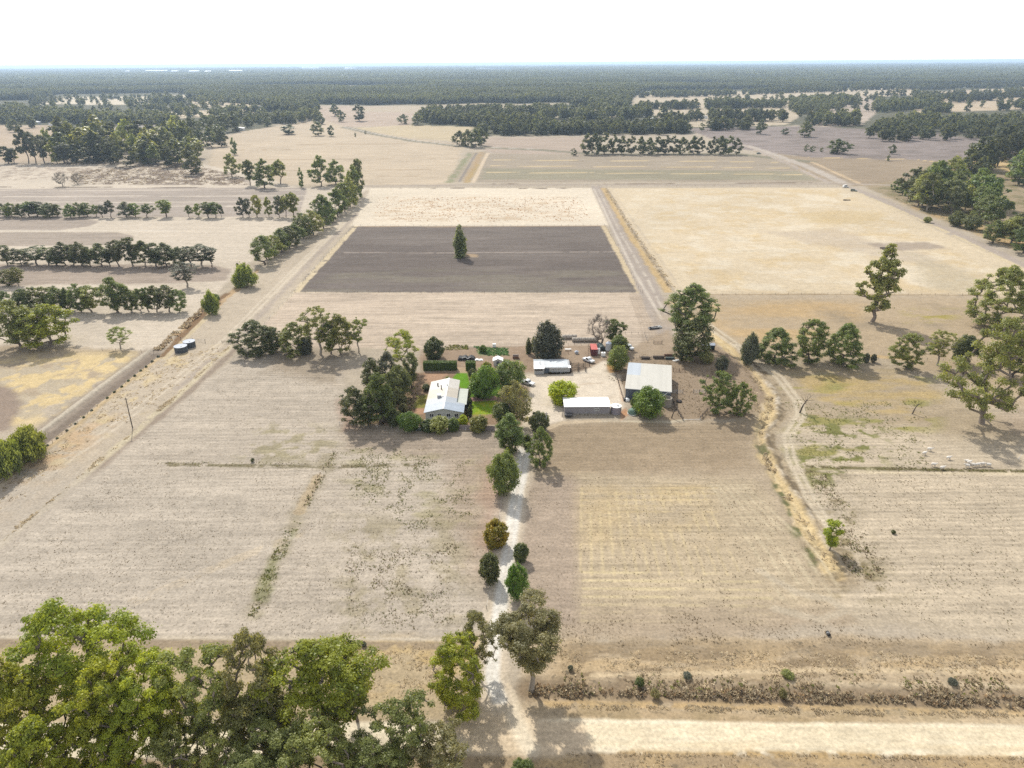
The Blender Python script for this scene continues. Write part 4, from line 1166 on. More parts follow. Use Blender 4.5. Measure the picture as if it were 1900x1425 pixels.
# ------------------------------------------------------------------ fences, gates, yards
def fence(px, label, h=1.1, step=4.5, mat='wood', rail=None, wires=3, r=.06, cat='fence', name='wire_fence', maxp=95):
    P = [W(u, v) for u, v in px]
    o = P[0]; t = thing(name, label, cat, (o[0], o[1], 0))
    Lt = sum(np.hypot(*(P[i + 1] - P[i])[:2]) for i in range(len(P) - 1)); step = max(step, Lt / maxp)
    mp = MB(); mp.tube((0, 0, -.1), (0, 0, h), r, r * .85, 6); pme = mp.mesh('post'); pme.materials.append(M_[mat])
    rl = MB(); acc = 0; k = 0
    for i in range(len(P) - 1):
        a, b = P[i], P[i + 1]; L_ = np.hypot(*(b - a)[:2]); n = max(1, int(round(L_ / step)))
        for j in range(n + (1 if i == len(P) - 2 else 0)):
            s = j / n; q_ = a + (b - a) * s - o
            po = link('post', pme, None, t); po.location = (q_[0], q_[1], 0); po.scale = (1, 1, _rnd.uniform(.9, 1.12)); po.rotation_euler = (_rnd.gauss(0, .04), _rnd.gauss(0, .04), 0)
        for w in range(wires):
            z = h * (.35 + .6 * w / max(1, wires - 1))
            rr = rail or .006
            rl.tube(a - o + np.array([0, 0, z]), b - o + np.array([0, 0, z]), rr, rr, 4 if not rail else 5)
    rl.build('rail' if rail else 'wires', M_[mat] if rail else M_['steel'], t)
    return t


fence([(297, 663), (215, 727), (125, 804), (40, 866), (-60, 945)], 'wire fence with dark posts along the irrigation channel on the far left', step=6)
fence([(655, 421), (600, 480), (548, 542), (500, 592), (465, 640)], 'wire fence down the west edge of the dark ploughed paddock', step=7)
fence([(655, 419), (880, 420), (1122, 418)], 'wire fence across the far end of the dark ploughed paddock', step=5)
fence([(547, 543), (860, 544), (1192, 543)], 'wire fence across the near end of the dark ploughed paddock', step=5)
fence([(1122, 418), (1150, 466), (1188, 542)], 'wire fence down the east edge of the dark ploughed paddock', step=6)
fence([(1292, 548), (1560, 546), (1836, 549)], 'wire fence between the straw paddock and the grazing paddock', step=6)
fence([(692, 349), (1100, 346), (1570, 346)], 'long wire fence along the northern boundary track', step=8)
fence([(903, 1130), (914, 1060), (924, 985), (934, 905), (940, 870)], 'low pale wire fence along the west side of the drive', mat='concrete', step=5)
fence([(630, 788), (700, 793), (805, 798), (836, 798), (920, 800)], 'wire fence with white posts below the house garden', mat='white', step=4.2, r=.07)
fence([(1241, 732), (1252, 755), (1267, 780)], 'stockyard fence of stout posts running down beside the concrete tank', mat='dark_wood', rail=.05, step=2.2, r=.13, name='yard_fence')
fence([(1299, 778), (1312, 764), (1332, 748)], 'stockyard fence of stout posts slanting towards the twin gums', mat='dark_wood', rail=.05, step=2.4, r=.12, name='yard_fence')
fence([(1267, 780), (1299, 779)], 'pale rail closing the gap at the bottom of the stockyard', mat='pale', rail=.06, step=5, wires=1, h=.7, name='yard_fence')
fence([(1141, 690), (1150, 722), (1157, 744)], 'dark post fence along the west wall of the big shed', mat='dark_wood', step=2.6, rail=.03)
fence([(1160, 620), (1196, 620), (1202, 636)], 'post and wire fence corner north of the stockyards', mat='dark_wood', step=3)
fence([(1042, 641), (1078, 640), (1092, 642), (1091, 664)], 'rusty wire fence around the dusty pen behind the dairy', mat='rust', step=2.6)
fence([(1036, 658), (1055, 657)], 'short rusty rail fence beside the dark casuarina', mat='rust', rail=.04, step=3)
fence([(1165, 664), (1230, 667)], 'post fence behind the big shed roof', mat='dark_wood', step=4)
fence([(1396, 668), (1420, 664), (1600, 666), (1690, 668), (1780, 672)], 'old post fence through the row of dense trees on the east', mat='wood', step=6)
fence([(412, 637), (425, 637), (470, 655)], 'short timber fence at the lane gateway beside the gums', mat='dark_wood', rail=.05, step=3)
fence([(1046, 770), (1060, 770), (1090, 771), (1132, 772)], 'low dark wire fence in front of the garage wall', mat='dark_metal', step=3.2, h=.9, r=.04)
fence([(190, 650), (240, 652), (285, 654)], 'old wire fence beside the small light tree', step=5)


def gate(px, label, h=1.2, bars=5, panels=1, mat='steel'):
    a, b = W(*px[0]), W(*px[1]); L_ = np.hypot(*(b - a)[:2]); t = thing('farm_gate', label, 'gate', (a[0], a[1], 0), math.atan2(b[1] - a[1], b[0] - a[0]))
    pw = L_ / panels
    for k in range(panels):
        m = MB(); x0 = k * pw + .06; x1 = (k + 1) * pw - .06
        for j in range(bars): z = .15 + (h - .15) * j / (bars - 1); m.tube((x0, 0, z), (x1, 0, z), .03, .03, 5)
        for x in (x0, (x0 + x1) / 2, x1): m.tube((x, 0, .12), (x, 0, h + .03), .035, .035, 5)
        m.build('gate_panel', M_[mat], t)
    for k in range(panels + 1):
        MB().tube((k * pw, 0, -.1), (k * pw, 0, h + .3), .09, .08, 6).build('post', M_['dark_wood'], t)
    return t


gate(((1246, 729.5), (1267, 730)), 'two-panel steel gate against the south-east corner of the shed', panels=2)
gate(((1286.5, 729.5), (1309, 730)), 'two-panel steel gate reaching into the twin gum trees', panels=2)
gate(((1249, 690), (1271, 690)), 'two-panel rusty gate standing alone in the stockyard', panels=2, mat='rust')
gate(((1230, 684), (1242, 684)), 'single steel gate panel behind the shed corner', panels=1)
gate(((336, 632), (381, 636)), 'wide pipe gate behind the pair of dark tanks', panels=2, bars=3)
gate(((1213, 638), (1228, 638)), 'rusty single gate on the track north of the yards', mat='rust')
gate(((1420, 664), (1436, 665)), 'timber gate at the west end of the dense tree row', mat='dark_wood')
gate(((1043, 773), (1062, 773)), 'dark green gate at the garage corner by the drive', mat='dark_metal')
# solid garden fence
a, b = W(833, 797), W(918, 799); gf = thing('garden_fence', 'pinkish-grey solid sheet fence along the front of the house garden', 'fence', (a[0], a[1], 0), math.atan2(b[1] - a[1], b[0] - a[0]))
Lg = np.hypot(*(b - a)[:2]); n = 6
for k in range(n): MB().box(k * Lg / n + .05, (k + 1) * Lg / n - .05, -.03, .03, .05, 1.55 + .03 * (k % 2)).build('panel', M_['fence'], gf)
for k in range(n + 1): MB().box(k * Lg / n - .048, k * Lg / n + .048, -.05, .05, 0, 1.65).build('post', M_['fence'], gf)
# timber stockyard (race) beside the dairy
p = W(1059, 691); yr = thing('loading_race', 'small weathered timber loading race beside the old dairy', 'stockyard', (p[0], p[1], 0))
for (xa, ya, xb, yb) in ((0, 0, 5.2, .4), (0, 2.6, 5.0, 4.6), (0, 0, 0, 2.6), (5.2, .4, 5.6, 5.2), (2.6, 1.2, 3.2, 5.0), (0, 5.2, 7.2, 5.4)):
    m = MB()
    for z in (.4, .85, 1.3): m.tube((xa, ya, z), (xb, yb, z), .07, .07, 5)
    m.build('rail_panel', M_['wood'], yr)
for (xa, ya) in ((0, 0), (2.6, .2), (5.2, .4), (0, 2.6), (5, 4.6), (5.6, 5.2), (3.2, 5), (0, 5.2), (2.6, 1.2), (7.2, 5.4)):
    MB().tube((xa, ya, -.1), (xa, ya, 1.7), .11, .1, 6).build('post', M_['dark_wood'], yr)
# power poles
for (bp, tp, lab) in (((246, 794), 738, 'bare timber power pole leaning slightly beside the west lane'), ((1889, 852), 841, 'short white marker pole beyond the sheep')):
    p = W(*bp); lo, hi = .5, 25
    for _ in range(30):
        m_ = (lo + hi) / 2
        if proj(p + np.array([0, 0, m_]))[1] > tp: lo = m_
        else: hi = m_
    t = thing('power_pole' if hi > 4 else 'marker_pole', lab, 'pole', (p[0], p[1], 0)); t.rotation_euler = (0, .02 if hi > 4 else .35, 0)
    MB().tube((0, 0, -.2), (0, 0, hi), .16 if hi > 4 else .06, .11 if hi > 4 else .05, 8).build('pole', M_['dark_wood' if hi > 4 else 'pale'], t)
    if hi > 4: MB().box(-.5, .5, -.06, .06, hi - .5, hi - .38).build('crossarm', M_['dark_wood'], t)
p = W(1013, 801); t = thing('power_pole', 'grey power pole hidden against the round dark tree by the drive', 'pole', (p[0], p[1], 0))
MB().tube((0, 0, -.2), (0, 0, 6.5), .14, .1, 8).build('pole', M_['steel'], t); MB().box(-.5, .5, -.05, .05, 6.0, 6.12).build('crossarm', M_['wood'], t)


# ------------------------------------------------------------------ loose things about the yard
def car(px, label, name, cat, paint, rz, L_=4.6, h=1.65, ute=False):
    p = W(*px); t = thing(name, label, cat, (p[0], p[1], 0), rz)
    if ute: pr = [(-L_/2, .4), (L_/2, .4), (L_/2, .95), (L_*.18, 1.05), (L_*.10, h), (-L_*.12, h), (-L_*.16, 1.0), (-L_/2, 1.0)]
    else: pr = [(-L_/2, .4), (L_/2, .4), (L_/2, .9), (L_*.22, 1.05), (L_*.10, h), (-L_*.44, h), (-L_/2, 1.05)]
    MB().prism_y(pr, -.88, .88).build('body', M_[paint], t)
    gl = MB()
    x0, x1 = (-L_*.13, L_*.115) if ute else (-L_*.42, L_*.12)
    for s in (-1, 1):
        y = s * .885; gl.add([(x0, y, 1.06), (x1 + .15, y, 1.06), (x1 - .05, y, h - .1), (x0 + .05, y, h - .1)], [(0, 1, 2, 3)])
    xa, xb = L_*.18 if ute else L_*.22, L_*.10
    gl.add([(xa + .01, -.78, 1.08), (xa + .01, .78, 1.08), (xb + .03, .7, h - .08), (xb + .03, -.7, h - .08)], [(0, 1, 2, 3)])
    gl.build('window_glass', M_['glass'], t)
    for sx in (-.3, .3):
        for s in (-1, 1):
            w = MB(); w.lathe([(0, -.11), (.34, -.11), (.36, 0), (.34, .11), (0, .11)], 14); wo = w.build('wheel', M_['tyre'], t)
            wo.rotation_euler = (math.pi / 2, 0, 0); wo.location = (L_ * sx, s * .84, .36)
            MB().lathe([(0, -.118), (.18, -.118), (.18, .118), (0, .118)], 10).build('rim', M_['steel'], wo)
    for s in (-1, 1):
        MB().box(L_/2 - .01, L_/2 + .02, s * .62 - .17, s * .62 + .17, .68, .84).build('headlight', M_['pale'], t)
    return t


car((979, 713), 'white utility parked nose-out under the dark garden tree', 'parked_ute', 'car', 'silver_car', -.6, 5.0, 1.75, True)
car((1092, 671), 'white pickup parked by the yard fence near red container', 'parked_ute', 'car', 'silver_car', 2.3, 4.8, 1.7, True)
car((1166, 647), 'white and black car half hidden behind the leafy trees', 'parked_car', 'car', 'silver_car', -1.0)
car((1569, 348), 'small white van at the far corner of the straw paddock', 'parked_van', 'van', 'white', .3, 5.5, 2.3)
car((1584, 355), 'dark green wagon near the white van at the track corner', 'parked_car', 'car', 'green_car', -.4, 5.2, 1.9)
car((1408, 286), 'dark wagon parked by the pale track behind the striped field', 'parked_car', 'car', 'green_car', .2, 5.5, 2.0)

hb = MB(); hb.prism_y([(.75 * math.cos(a), .75 + .75 * math.sin(a)) for a in np.linspace(0, 2 * math.pi, 17)[:-1]], 0, 1.35)
bale_me = hb.mesh('hay_bale', True); bale_me.materials.append(M_['straw'])
for (a, b, n, lab) in ((W(1043, 629), W(1069, 628.5), 4, 'grey weathered round bale in the shorter bale row behind the casuarina'), (W(1062, 634), W(1109, 634), 8, 'grey weathered round bale in the longer bale row before the bare tree')):
    for k in range(n):
        q_ = a + (b - a) * (k + .5) / n
        o = link('hay_bale', bale_me); o.location = (q_[0] - .7, q_[1], 0); o.rotation_euler = (0, 0, math.pi / 2 * -1 + _rnd.gauss(0, .05)); s_ = 1.18
        o.scale = (s_, s_, s_); tag(o, lab, 'hay bale', lab.split(' in the ')[1].replace('bale row', 'row of bales'))


def stack(px, n, L_, label, mat, h=.28, rz=0.):
    p = W(*px); t = thing('timber_stack', label, 'timber pile', (p[0], p[1], 0), rz)
    for k in range(n):
        z = (k // 3) * h
        MB().box(-L_/2 + _rnd.uniform(-.3, .3), L_/2 + _rnd.uniform(-.3, .3), (k % 3) * .4, (k % 3) * .4 + .34, z + .004 * k, z + h - .02).build('sleeper', M_[mat], t)


stack((1198.5, 667), 9, 3.2, 'short dark pile of sleepers at the west end of the scrap line', 'dark_wood')
stack((1223, 666), 11, 3.9, 'long grey pile of old posts in the middle of the scrap line', 'wood')
stack((1243.5, 667.5), 8, 3.2, 'greenish pile of boards at the east end of the scrap line', 'green_tin')
stack((1255, 670), 3, 2.6, 'thin pale stack of boards on the dirt beside the tall gums', 'pale', .15, .25)
stack((1242, 661), 7, 3.6, 'dark rusty pile of iron behind the boards', 'rust')
for (u, v, rz, lab) in ((1218, 609, 1.15, 'long pale trough lying tilted near the north gate, the right one'), (1213, 610, 1.1, 'long dark trough lying beside the pale one near the north gate')):
    p = W(u, v); t = thing('feed_trough', lab, 'trough', (p[0], p[1], 0), rz + .75)
    MB().prism_y([(-.6, 0), (.6, 0), (.8, .7), (.66, .7), (.5, .12), (-.5, .12), (-.66, .7), (-.8, .7)], -2.2, 2.2).build('trough_body', M_['pale' if 'pale trough' in lab else 'dark_metal'], t)
    for y in (-2.2, 2.12): MB().prism_y([(-.6, .01), (.6, .01), (.78, .68), (-.78, .68)], y, y + .08).build('end_panel', M_['steel'], t)


def small(px, name, label, cat, parts, rz=0.):
    p = W(*px); t = thing(name, label, cat, (p[0], p[1], 0), rz)
    for nm, mb_, mt in parts: mb_.build(nm, M_[mt], t)
    return t


small((1119.5, 662), 'plastic_crate_tank', 'white cube tank in a pallet cage beneath the silo', 'tank',
      [('tank_body', MB().box(-.75, .75, 0, 1.2, .16, 1.5), 'white'), ('pallet', MB().box(-.8, .8, -.05, 1.25, 0, .13), 'wood'), ('cap', MB().lathe([(.2, 1.5), (.2, 1.6), (0, 1.62)], 10, 0, .6), 'dark_metal')])
small((1110, 656), 'white_cylinder', 'upright white drum tank against the red container', 'tank',
      [('drum', MB().lathe([(0, 0), (.7, 0), (.72, 1.9), (.5, 2.15), (0, 2.2)], 18), 'white'), ('drum_lid', MB().lathe([(.22, 2.19), (.22, 2.3), (0, 2.3)], 12), 'dark_metal')])
small((866, 669), 'covered_heap', 'black plastic covered heap with white edging behind the hedges', 'covered heap',
      [('cover', MB().prism_y([(-3.4, 0), (3.2, 0), (2.6, .9), (1.5, 1.3), (.4, .7), (-.5, 1.35), (-1.7, .9), (-2.8, 1.1)], 0, 2.6), 'black'),
       ('edging', MB().tube((-1.8, -.05, .95), (-.5, -.05, 1.4), .07).tube((-.5, -.05, 1.4), (.4, -.05, .75), .07).tube((.4, -.05, .75), (1.5, -.05, 1.35), .07), 'white')])
small((888, 669.5), 'white_sheet', 'rumpled white sheet lying beside the black heap', 'sheet', [('sheet_body', MB().prism_y([(-1.6, 0), (1.6, 0), (1.1, .35), (.2, .2), (-.6, .5), (-1.3, .2)], 0, 1.3), 'white')])
small((957, 666), 'rusty_bin', 'rusty brown steel bin near the dark cypresses', 'bin',
      [('bin_body', MB().box(-1.1, 1.1, 0, .06, 0, 1.1).box(-1.1, 1.1, 1.3, 1.36, 0, 1.1).box(-1.1, -1.04, .06, 1.3, 0, 1.1).box(1.04, 1.1, .06, 1.3, 0, 1.1), 'rust'), ('bin_rim', MB().box(-1.15, 1.15, -.04, .03, 1.1, 1.17).box(-1.15, 1.15, 1.3, 1.4, 1.1, 1.17), 'steel')])
small((917, 645), 'beehive_box', 'small white box standing on the edge of the vegetable patch', 'box', [('box_body', MB().box(-.6, .6, 0, 1, .1, 1.3), 'white'), ('box_lid', MB().box(-.66, .66, -.06, 1.06, 1.3, 1.4), 'pale'), ('feet', MB().box(-.55, -.4, .1, .9, 0, .1).box(.4, .55, .1, .9, 0, .1), 'dark_wood')])
small((1054, 651), 'white_slab', 'flat white slab on trestles beside the casuarina', 'slab', [('slab_top', MB().box(-1.2, 1.2, 0, .7, .5, .65), 'white'), ('trestle', MB().box(-1, -.9, .1, .6, 0, .5).box(.9, 1, .1, .6, 0, .5), 'dark_wood')])
small((1070, 657), 'dog_kennel', 'small blue-grey kennel in the dusty pen', 'kennel', [('kennel_wall', MB().box(-.6, .6, 0, 1, 0, .8), 'old_wall'), ('kennel_roof', MB().prism_y([(-.75, .75), (.75, .75), (0, 1.2)], -.1, 1.1), 'tank_lid')])
small((1164, 744), 'rubbish_bag', 'white bag slumped at the foot of the big shed', 'bag', [('bag_body', MB().lathe([(0, 0), (.7, .02), (.8, .5), (.5, .95), (.15, 1.15), (0, 1.2)], 12), 'white'), ('bag_tie', MB().lathe([(.12, 1.12), (.16, 1.3), (0, 1.36)], 8), 'dark_metal')])
small((1160, 745), 'black_drum', 'black drum lying beside the white bag at the shed', 'drum', [('drum_body', MB().prism_y([(.45 * math.cos(a), .45 + .45 * math.sin(a)) for a in np.linspace(0, 6.2832, 13)[:-1]], 0, 1.1), 'black'), ('drum_band', MB().prism_y([(.48 * math.cos(a), .45 + .48 * math.sin(a)) for a in np.linspace(0, 6.2832, 13)[:-1]], .5, .6), 'steel')])
small((1260, 745.5), 'tyre', 'single black tractor tyre lying in the stockyard', 'tyre', [('tread', MB().lathe([(.45, .05), (.8, .02), (.9, .25), (.8, .48), (.45, .45), (.4, .25), (.45, .05)], 20), 'tyre'), ('hub', MB().lathe([(0, .1), (.39, .1), (.39, .3), (0, .3)], 14), 'rust')])
small((777, 799), 'cattle_trough', 'dark water trough in the shadow below the garden fence', 'trough', [('trough_wall', MB().box(-1.2, 1.2, 0, .12, 0, .6).box(-1.2, 1.2, .9, 1.02, 0, .6).box(-1.2, -1.08, .12, .9, 0, .6).box(1.08, 1.2, .12, .9, 0, .6), 'green_tin'), ('trough_water', MB().box(-1.07, 1.07, .13, .89, .1, .45), 'glass')])
small((1055, 775), 'trailer', 'small dark box trailer parked at the garage corner', 'trailer', [('trailer_tray', MB().box(-1.2, 1.2, 0, 1.4, .45, .95), 'dark_metal'), ('trailer_wheel', MB().prism_y([(.3 * math.cos(a), .3 + .3 * math.sin(a)) for a in np.linspace(0, 6.2832, 13)[:-1]], -.16, -.01), 'tyre'), ('drawbar', MB().tube((1.2, .7, .5), (2.2, .7, .45), .05), 'steel')])
small((1538, 1181), 'dumped_drum', 'dark drum half sunk in the grass of the front paddock', 'drum', [('drum_body', MB().prism_y([(.35 * math.cos(a), .3 + .35 * math.sin(a)) for a in np.linspace(0, 6.2832, 13)[:-1]], 0, .9), 'black'), ('drum_band', MB().prism_y([(.37 * math.cos(a), .3 + .37 * math.sin(a)) for a in np.linspace(0, 6.2832, 13)[:-1]], .42, .5), 'steel')])
small((1640, 461), 'burnt_log', 'dark fallen log in the grey patch of the straw paddock', 'log', [('log_body', MB().tube((-2.2, 0, .35), (1.8, .6, .3), .4, .28, 8), 'dark_wood'), ('branch', MB().tube((0.5, .3, .3), (1.9, -.9, .5), .15, .08, 6), 'dark_wood')])
small((1572, 372), 'burnt_log', 'dark fallen log near the far edge of the straw paddock', 'log', [('log_body', MB().tube((-3, 0, .4), (2.6, .4, .3), .5, .3, 8), 'dark_wood'), ('branch', MB().tube((0.5, .2, .3), (2.2, -1.2, .5), .18, .1, 6), 'dark_wood')])
small((868, 1398 - 3), 'roadside_post', 'small white roadside guide post by the drive entrance', 'guide post', [('post_body', MB().box(-.06, .06, -.03, .03, 0, 1.0), 'white'), ('reflector', MB().box(-.04, .04, -.037, -.032, .75, .9), 'red_wall')])

# sheep: one continuous woolly body each
def sheep_mesh():
    import bmesh
    bm = bmesh.new()
    rings = []
    prof = [(-.62, .62, .05, .05), (-.58, .66, .16, .20), (-.35, .66, .27, .30), (0, .66, .29, .31), (.32, .68, .25, .28), (.50, .76, .15, .19), (.62, .88, .10, .13), (.74, .93, .10, .11), (.88, .87, .055, .07), (.93, .85, .02, .03)]
    for x, z, ry, rz in prof:
        rings.append([bm.verts.new((x, ry * math.cos(a), z + rz * math.sin(a))) for a in np.linspace(0, 2 * math.pi, 13)[:-1]])
    for i in range(len(rings) - 1):
        for k in range(12): bm.faces.new((rings[i][k], rings[i][(k + 1) % 12], rings[i + 1][(k + 1) % 12], rings[i + 1][k]))
    bm.faces.new(rings[0][::-1]); bm.faces.new(rings[-1])
    bm.faces.ensure_lookup_table()
    # legs pulled out of the belly so the surface stays in one piece
    for tx in (-.42, .28):
        for s in (-1, 1):
            fs = [f for f in bm.faces if f.normal.z < .9]
            bm.normal_update()
            f = min((f for f in bm.faces if len(f.verts) == 4), key=lambda f: (f.calc_center_median() - Vector((tx, s * .15, .36))).length)
            for (z, r) in ((.34, .07), (.18, .045), (0.0, .05)):
                r_ = bmesh.ops.extrude_discrete_faces(bm, faces=[f]); f = r_['faces'][0]
                c = f.calc_center_median()
                for k, v in enumerate(f.verts):
                    a = math.pi / 4 + k * math.pi / 2
                    v.co = Vector((tx + r * math.cos(a), s * .15 + r * math.sin(a) * s, z))
    bmesh.ops.recalc_face_normals(bm, faces=bm.faces)
    me = bpy.data.meshes.new('sheep'); bm.to_mesh(me); bm.free()
    me.polygons.foreach_set('use_smooth', np.ones(len(me.polygons), bool)); me.materials.append(M_['wool'])
    return me


SHM = sheep_mesh()
SH = [(1724.5, 835.5, 'white sheep standing alone, farthest of the flock'), (1714.5, 843, 'white sheep at the left edge of the flock, facing away'), (1759.5, 851.5, 'white sheep standing alone between two parts of the flock'), (1732, 864, 'white sheep beside the weedy strip, left of the main mob'),
      (1793, 858, None), (1797.5, 860, None), (1794, 866, None), (1805, 864.5, None), (1814, 864, None), (1822, 863, None), (1833, 864.5, None), (1748, 870, 'white sheep lying low in the weedy strip')]
for u, v, lab in SH:
    p = W(u, v + 1); o = link('sheep', SHM); o.location = (p[0], p[1], 0); o.rotation_euler = (0, 0, _rnd.choice([.1, .3, 3.0, 3.3, -.2])); o.scale = (1.12,) * 3
    tag(o, lab or 'white sheep walking in the tight mob along the weedy strip', 'sheep', 'flock of sheep in the east paddock')

# ------------------------------------------------------------------ far buildings
def barn(px, w, d, h, wall, rf_, label, name='farm_shed', cat='shed', rz=0.):
    p = W(*px); t = thing(name, label, cat, (p[0], p[1], 0), rz)
    MB().prism_y([(-w/2, 0), (w/2, 0), (w/2, h), (0, h * 1.3), (-w/2, h)], 0, d).build('wall', M_[wall], t)
    gable_roof_y(-w/2 - .4, w/2 + .4, -.4, d + .4, h - .05, h * 1.34, .2).build('roof', M_[rf_], t)
    MB().box(-w * .18, w * .05, -.06, -.003, 0, h * .75).build('door', M_['grey_door'], t)


for args in (((206, 183), 34, 16, 6, 'shed_wall', 'tank_lid', 'long pale farm shed in the bright far-left clearing'),
             ((103, 233), 24, 12, 4.5, 'white', 'white_roof', 'low white building at the far-left tree edge'),
             ((62, 231), 18, 10, 4, 'old_wall', 'old_roof', 'pale building half hidden among trees at far left'),
             ((443, 243), 15, 10, 4, 'weatherboard', 'white_roof', 'white-roofed house in trees left of the wide far field'),
             ((483, 200), 12, 10, 4, 'white', 'white_roof', 'tiny white shed beside the clipped far hedge'),
             ((458, 190), 16, 10, 5, 'white', 'white_roof', 'white roof poking from the forest above the left clearing'),
             ((1203, 173), 14, 12, 5, 'white', 'white_roof', 'white house with peaked roof at the forest edge right of centre'),
             ((1190, 181), 16, 10, 4, 'old_wall', 'white_roof', 'low white shed before the peaked white house'),
             ((1304, 220), 18, 10, 4, 'white', 'white_roof', 'white-roofed house within the right-hand shelter trees'),
             ((1350, 210), 18, 10, 4, 'weatherboard', 'white_roof', 'pale roof behind the right-hand shelter trees'),
             ((1508, 171), 20, 10, 4, 'white', 'white_roof', 'thin white roof at the far right clearing'),
             ((1726, 213), 16, 10, 4, 'green_tin', 'wing_roof', 'green-roofed house in the dense right-hand trees'),
             ((1212, 224), 10, 8, 3.5, 'white', 'white_roof', 'white roofed cottage at the left of the shelter row'),
             ):
    barn(*args)
p = W(915, 128); t = thing('factory', 'very long white factory roof glinting near the horizon', 'building', (p[0], p[1], 0))
MB().box(-260, 260, 0, 120, 0, 9).build('wall', M_['old_wall'], t); MB().box(-262, 200, -2, 122, 9.01, 12).build('roof', M_['white'], t)
for k, (u0, u1, v) in enumerate(((270, 310, 133), (318, 330, 134), (350, 368, 134), (380, 392, 134.5), (560, 590, 126), (640, 690, 128), (232, 240, 134), (425, 450, 133))):
    a, b = W(u0, v), W(u1, v); L_ = np.hypot(*(b - a)[:2])
    t = thing('warehouse', '%s pale warehouse roof from the left in the distant town' % ['second', 'third', 'fourth', 'fifth', '', '', 'first', 'sixth'][k] if k not in (4, 5) else ['faint low pale roof far beyond the central forest, left', 'faint low pale roof far beyond the central forest, right'][k - 4], 'building', (a[0], a[1], 0))
    MB().box(0, L_, 0, 50, 0, 14).build('wall', M_['old_wall'], t); MB().prism_x([(-2, 14), (25, 20), (52, 14), (52, 15), (25, 21), (-2, 15)], -2, L_ + 2).build('roof', M_['white'], t)

# ------------------------------------------------------------------ individual trees
ORD = 'first second third fourth fifth sixth seventh eighth ninth tenth eleventh twelfth thirteenth fourteenth fifteenth sixteenth seventeenth eighteenth nineteenth twentieth twenty-first twenty-second twenty-third twenty-fourth twenty-fifth twenty-sixth twenty-seventh twenty-eighth twenty-ninth thirtieth thirty-first thirty-second thirty-third thirty-fourth thirty-fifth thirty-sixth'.split()
E_, S_ = 'eucalypt_tree', 'garden_shrub'
G1 = 'roadside gums in the front left corner'
for tpl, mat, bark, spec, lab in [
    ('big0', 'yellow', 'mid', (138, 1100, 1378, 225), 'tallest roadside gum with yellow-green crown on the front left'),
    ('big2', 'yellow', 'dark', (28, 1212, 1450, 165), 'yellow-green gum cut by the left picture edge above the road'),
    ('bushy1', 'yellow', 'mid', (75, 1318, 1520, 170), 'low bushy yellow-green gum in the bottom left corner'),
    ('big1', 'yellow', 'dark', (205, 1222, 1440, 125), 'yellowish gum tucked right against the tallest roadside gum'),
    ('big3', 'yellow', 'dark', (288, 1216, 1425, 120), 'slim yellow-green gum with dark trunk right of the tallest one'),
    ('big5', 'yellow', 'dark', (318, 1262, 1432, 95), 'small yellow-green gum with thin bare stem in the roadside grove'),
    ('open0', 'olive', 'mid', (372, 1192, 1425, 130), 'airy olive gum with several slender trunks in the roadside grove'),
    ('open1', 'brown', 'mid', (468, 1163, 1405, 135), 'tall gum with brownish feathery top in the roadside grove'),
    ('big4', 'yellow', 'dark', (590, 1168, 1398, 215), 'broad dense yellowish-olive gum in the middle of the roadside grove'),
    ('open2', 'olive', 'mid', (655, 1222, 1338, 95), 'sparse gum leaning right with bare twisting branches'),
    ('big2', 'olive', 'mid', (480, 1265, 1430, 150), 'dense olive gum left of the broad yellowish one in the grove'),
    ('bushy0', 'olive', 'mid', (590, 1318, 1490, 175), 'olive gum crown cut by the bottom edge left of the drive'),
    ('big3', 'olive', 'mid', (500, 1345, 1500, 140), 'low olive gum crown at the bottom edge between bigger gums'),
    ('open0', 'olive', 'mid', (748, 1288, 1445, 115), 'thin see-through gum standing in front of the pale road'),
    ('open0', 'brown', 'mid', (822, 1345, 1470, 105), 'brownish wispy gum at the road corner by the drive'),
    ('big4', 'olive', 'mid', (690, 1358, 1500, 135), 'low spreading gum crown at bottom edge near the drive'),
    ('open2', 'olive', 'mid', (400, 1340, 1490, 120), 'grey-green gum crown low at the bottom edge of the grove'),
    ('big5', 'yellow', 'dark', (240, 1315, 1480, 115), 'dark-stemmed gum in shade below the tallest roadside gum'),
    ('bushy1', 'yellow', 'dark', (168, 1322, 1490, 120), 'shaded yellow-green gum filling the gap below the tallest gum'),
    ('bushy0', 'olive', 'dark', (325, 1345, 1495, 115), 'low leafy olive gum in front of the slim roadside stems'),
    ('bushy0', 'yellow', 'mid', (848, 1172, 1314, 128), 'bright yellow-green gum at the left of the drive entrance'),
    ('open1', 'brown', 'pale', (884, 1130, 1248, 84), 'brownish gum behind the bright gum at the drive entrance'),
    ('big3', 'brown', 'pale', (986, 1112, 1280, 138), 'big brown-grey gum with pale limbs right of the drive entrance'),
]:
    plant(tpl, mat, lab, 'tree', E_, spec, G1 if spec[0] < 840 else None, bark)
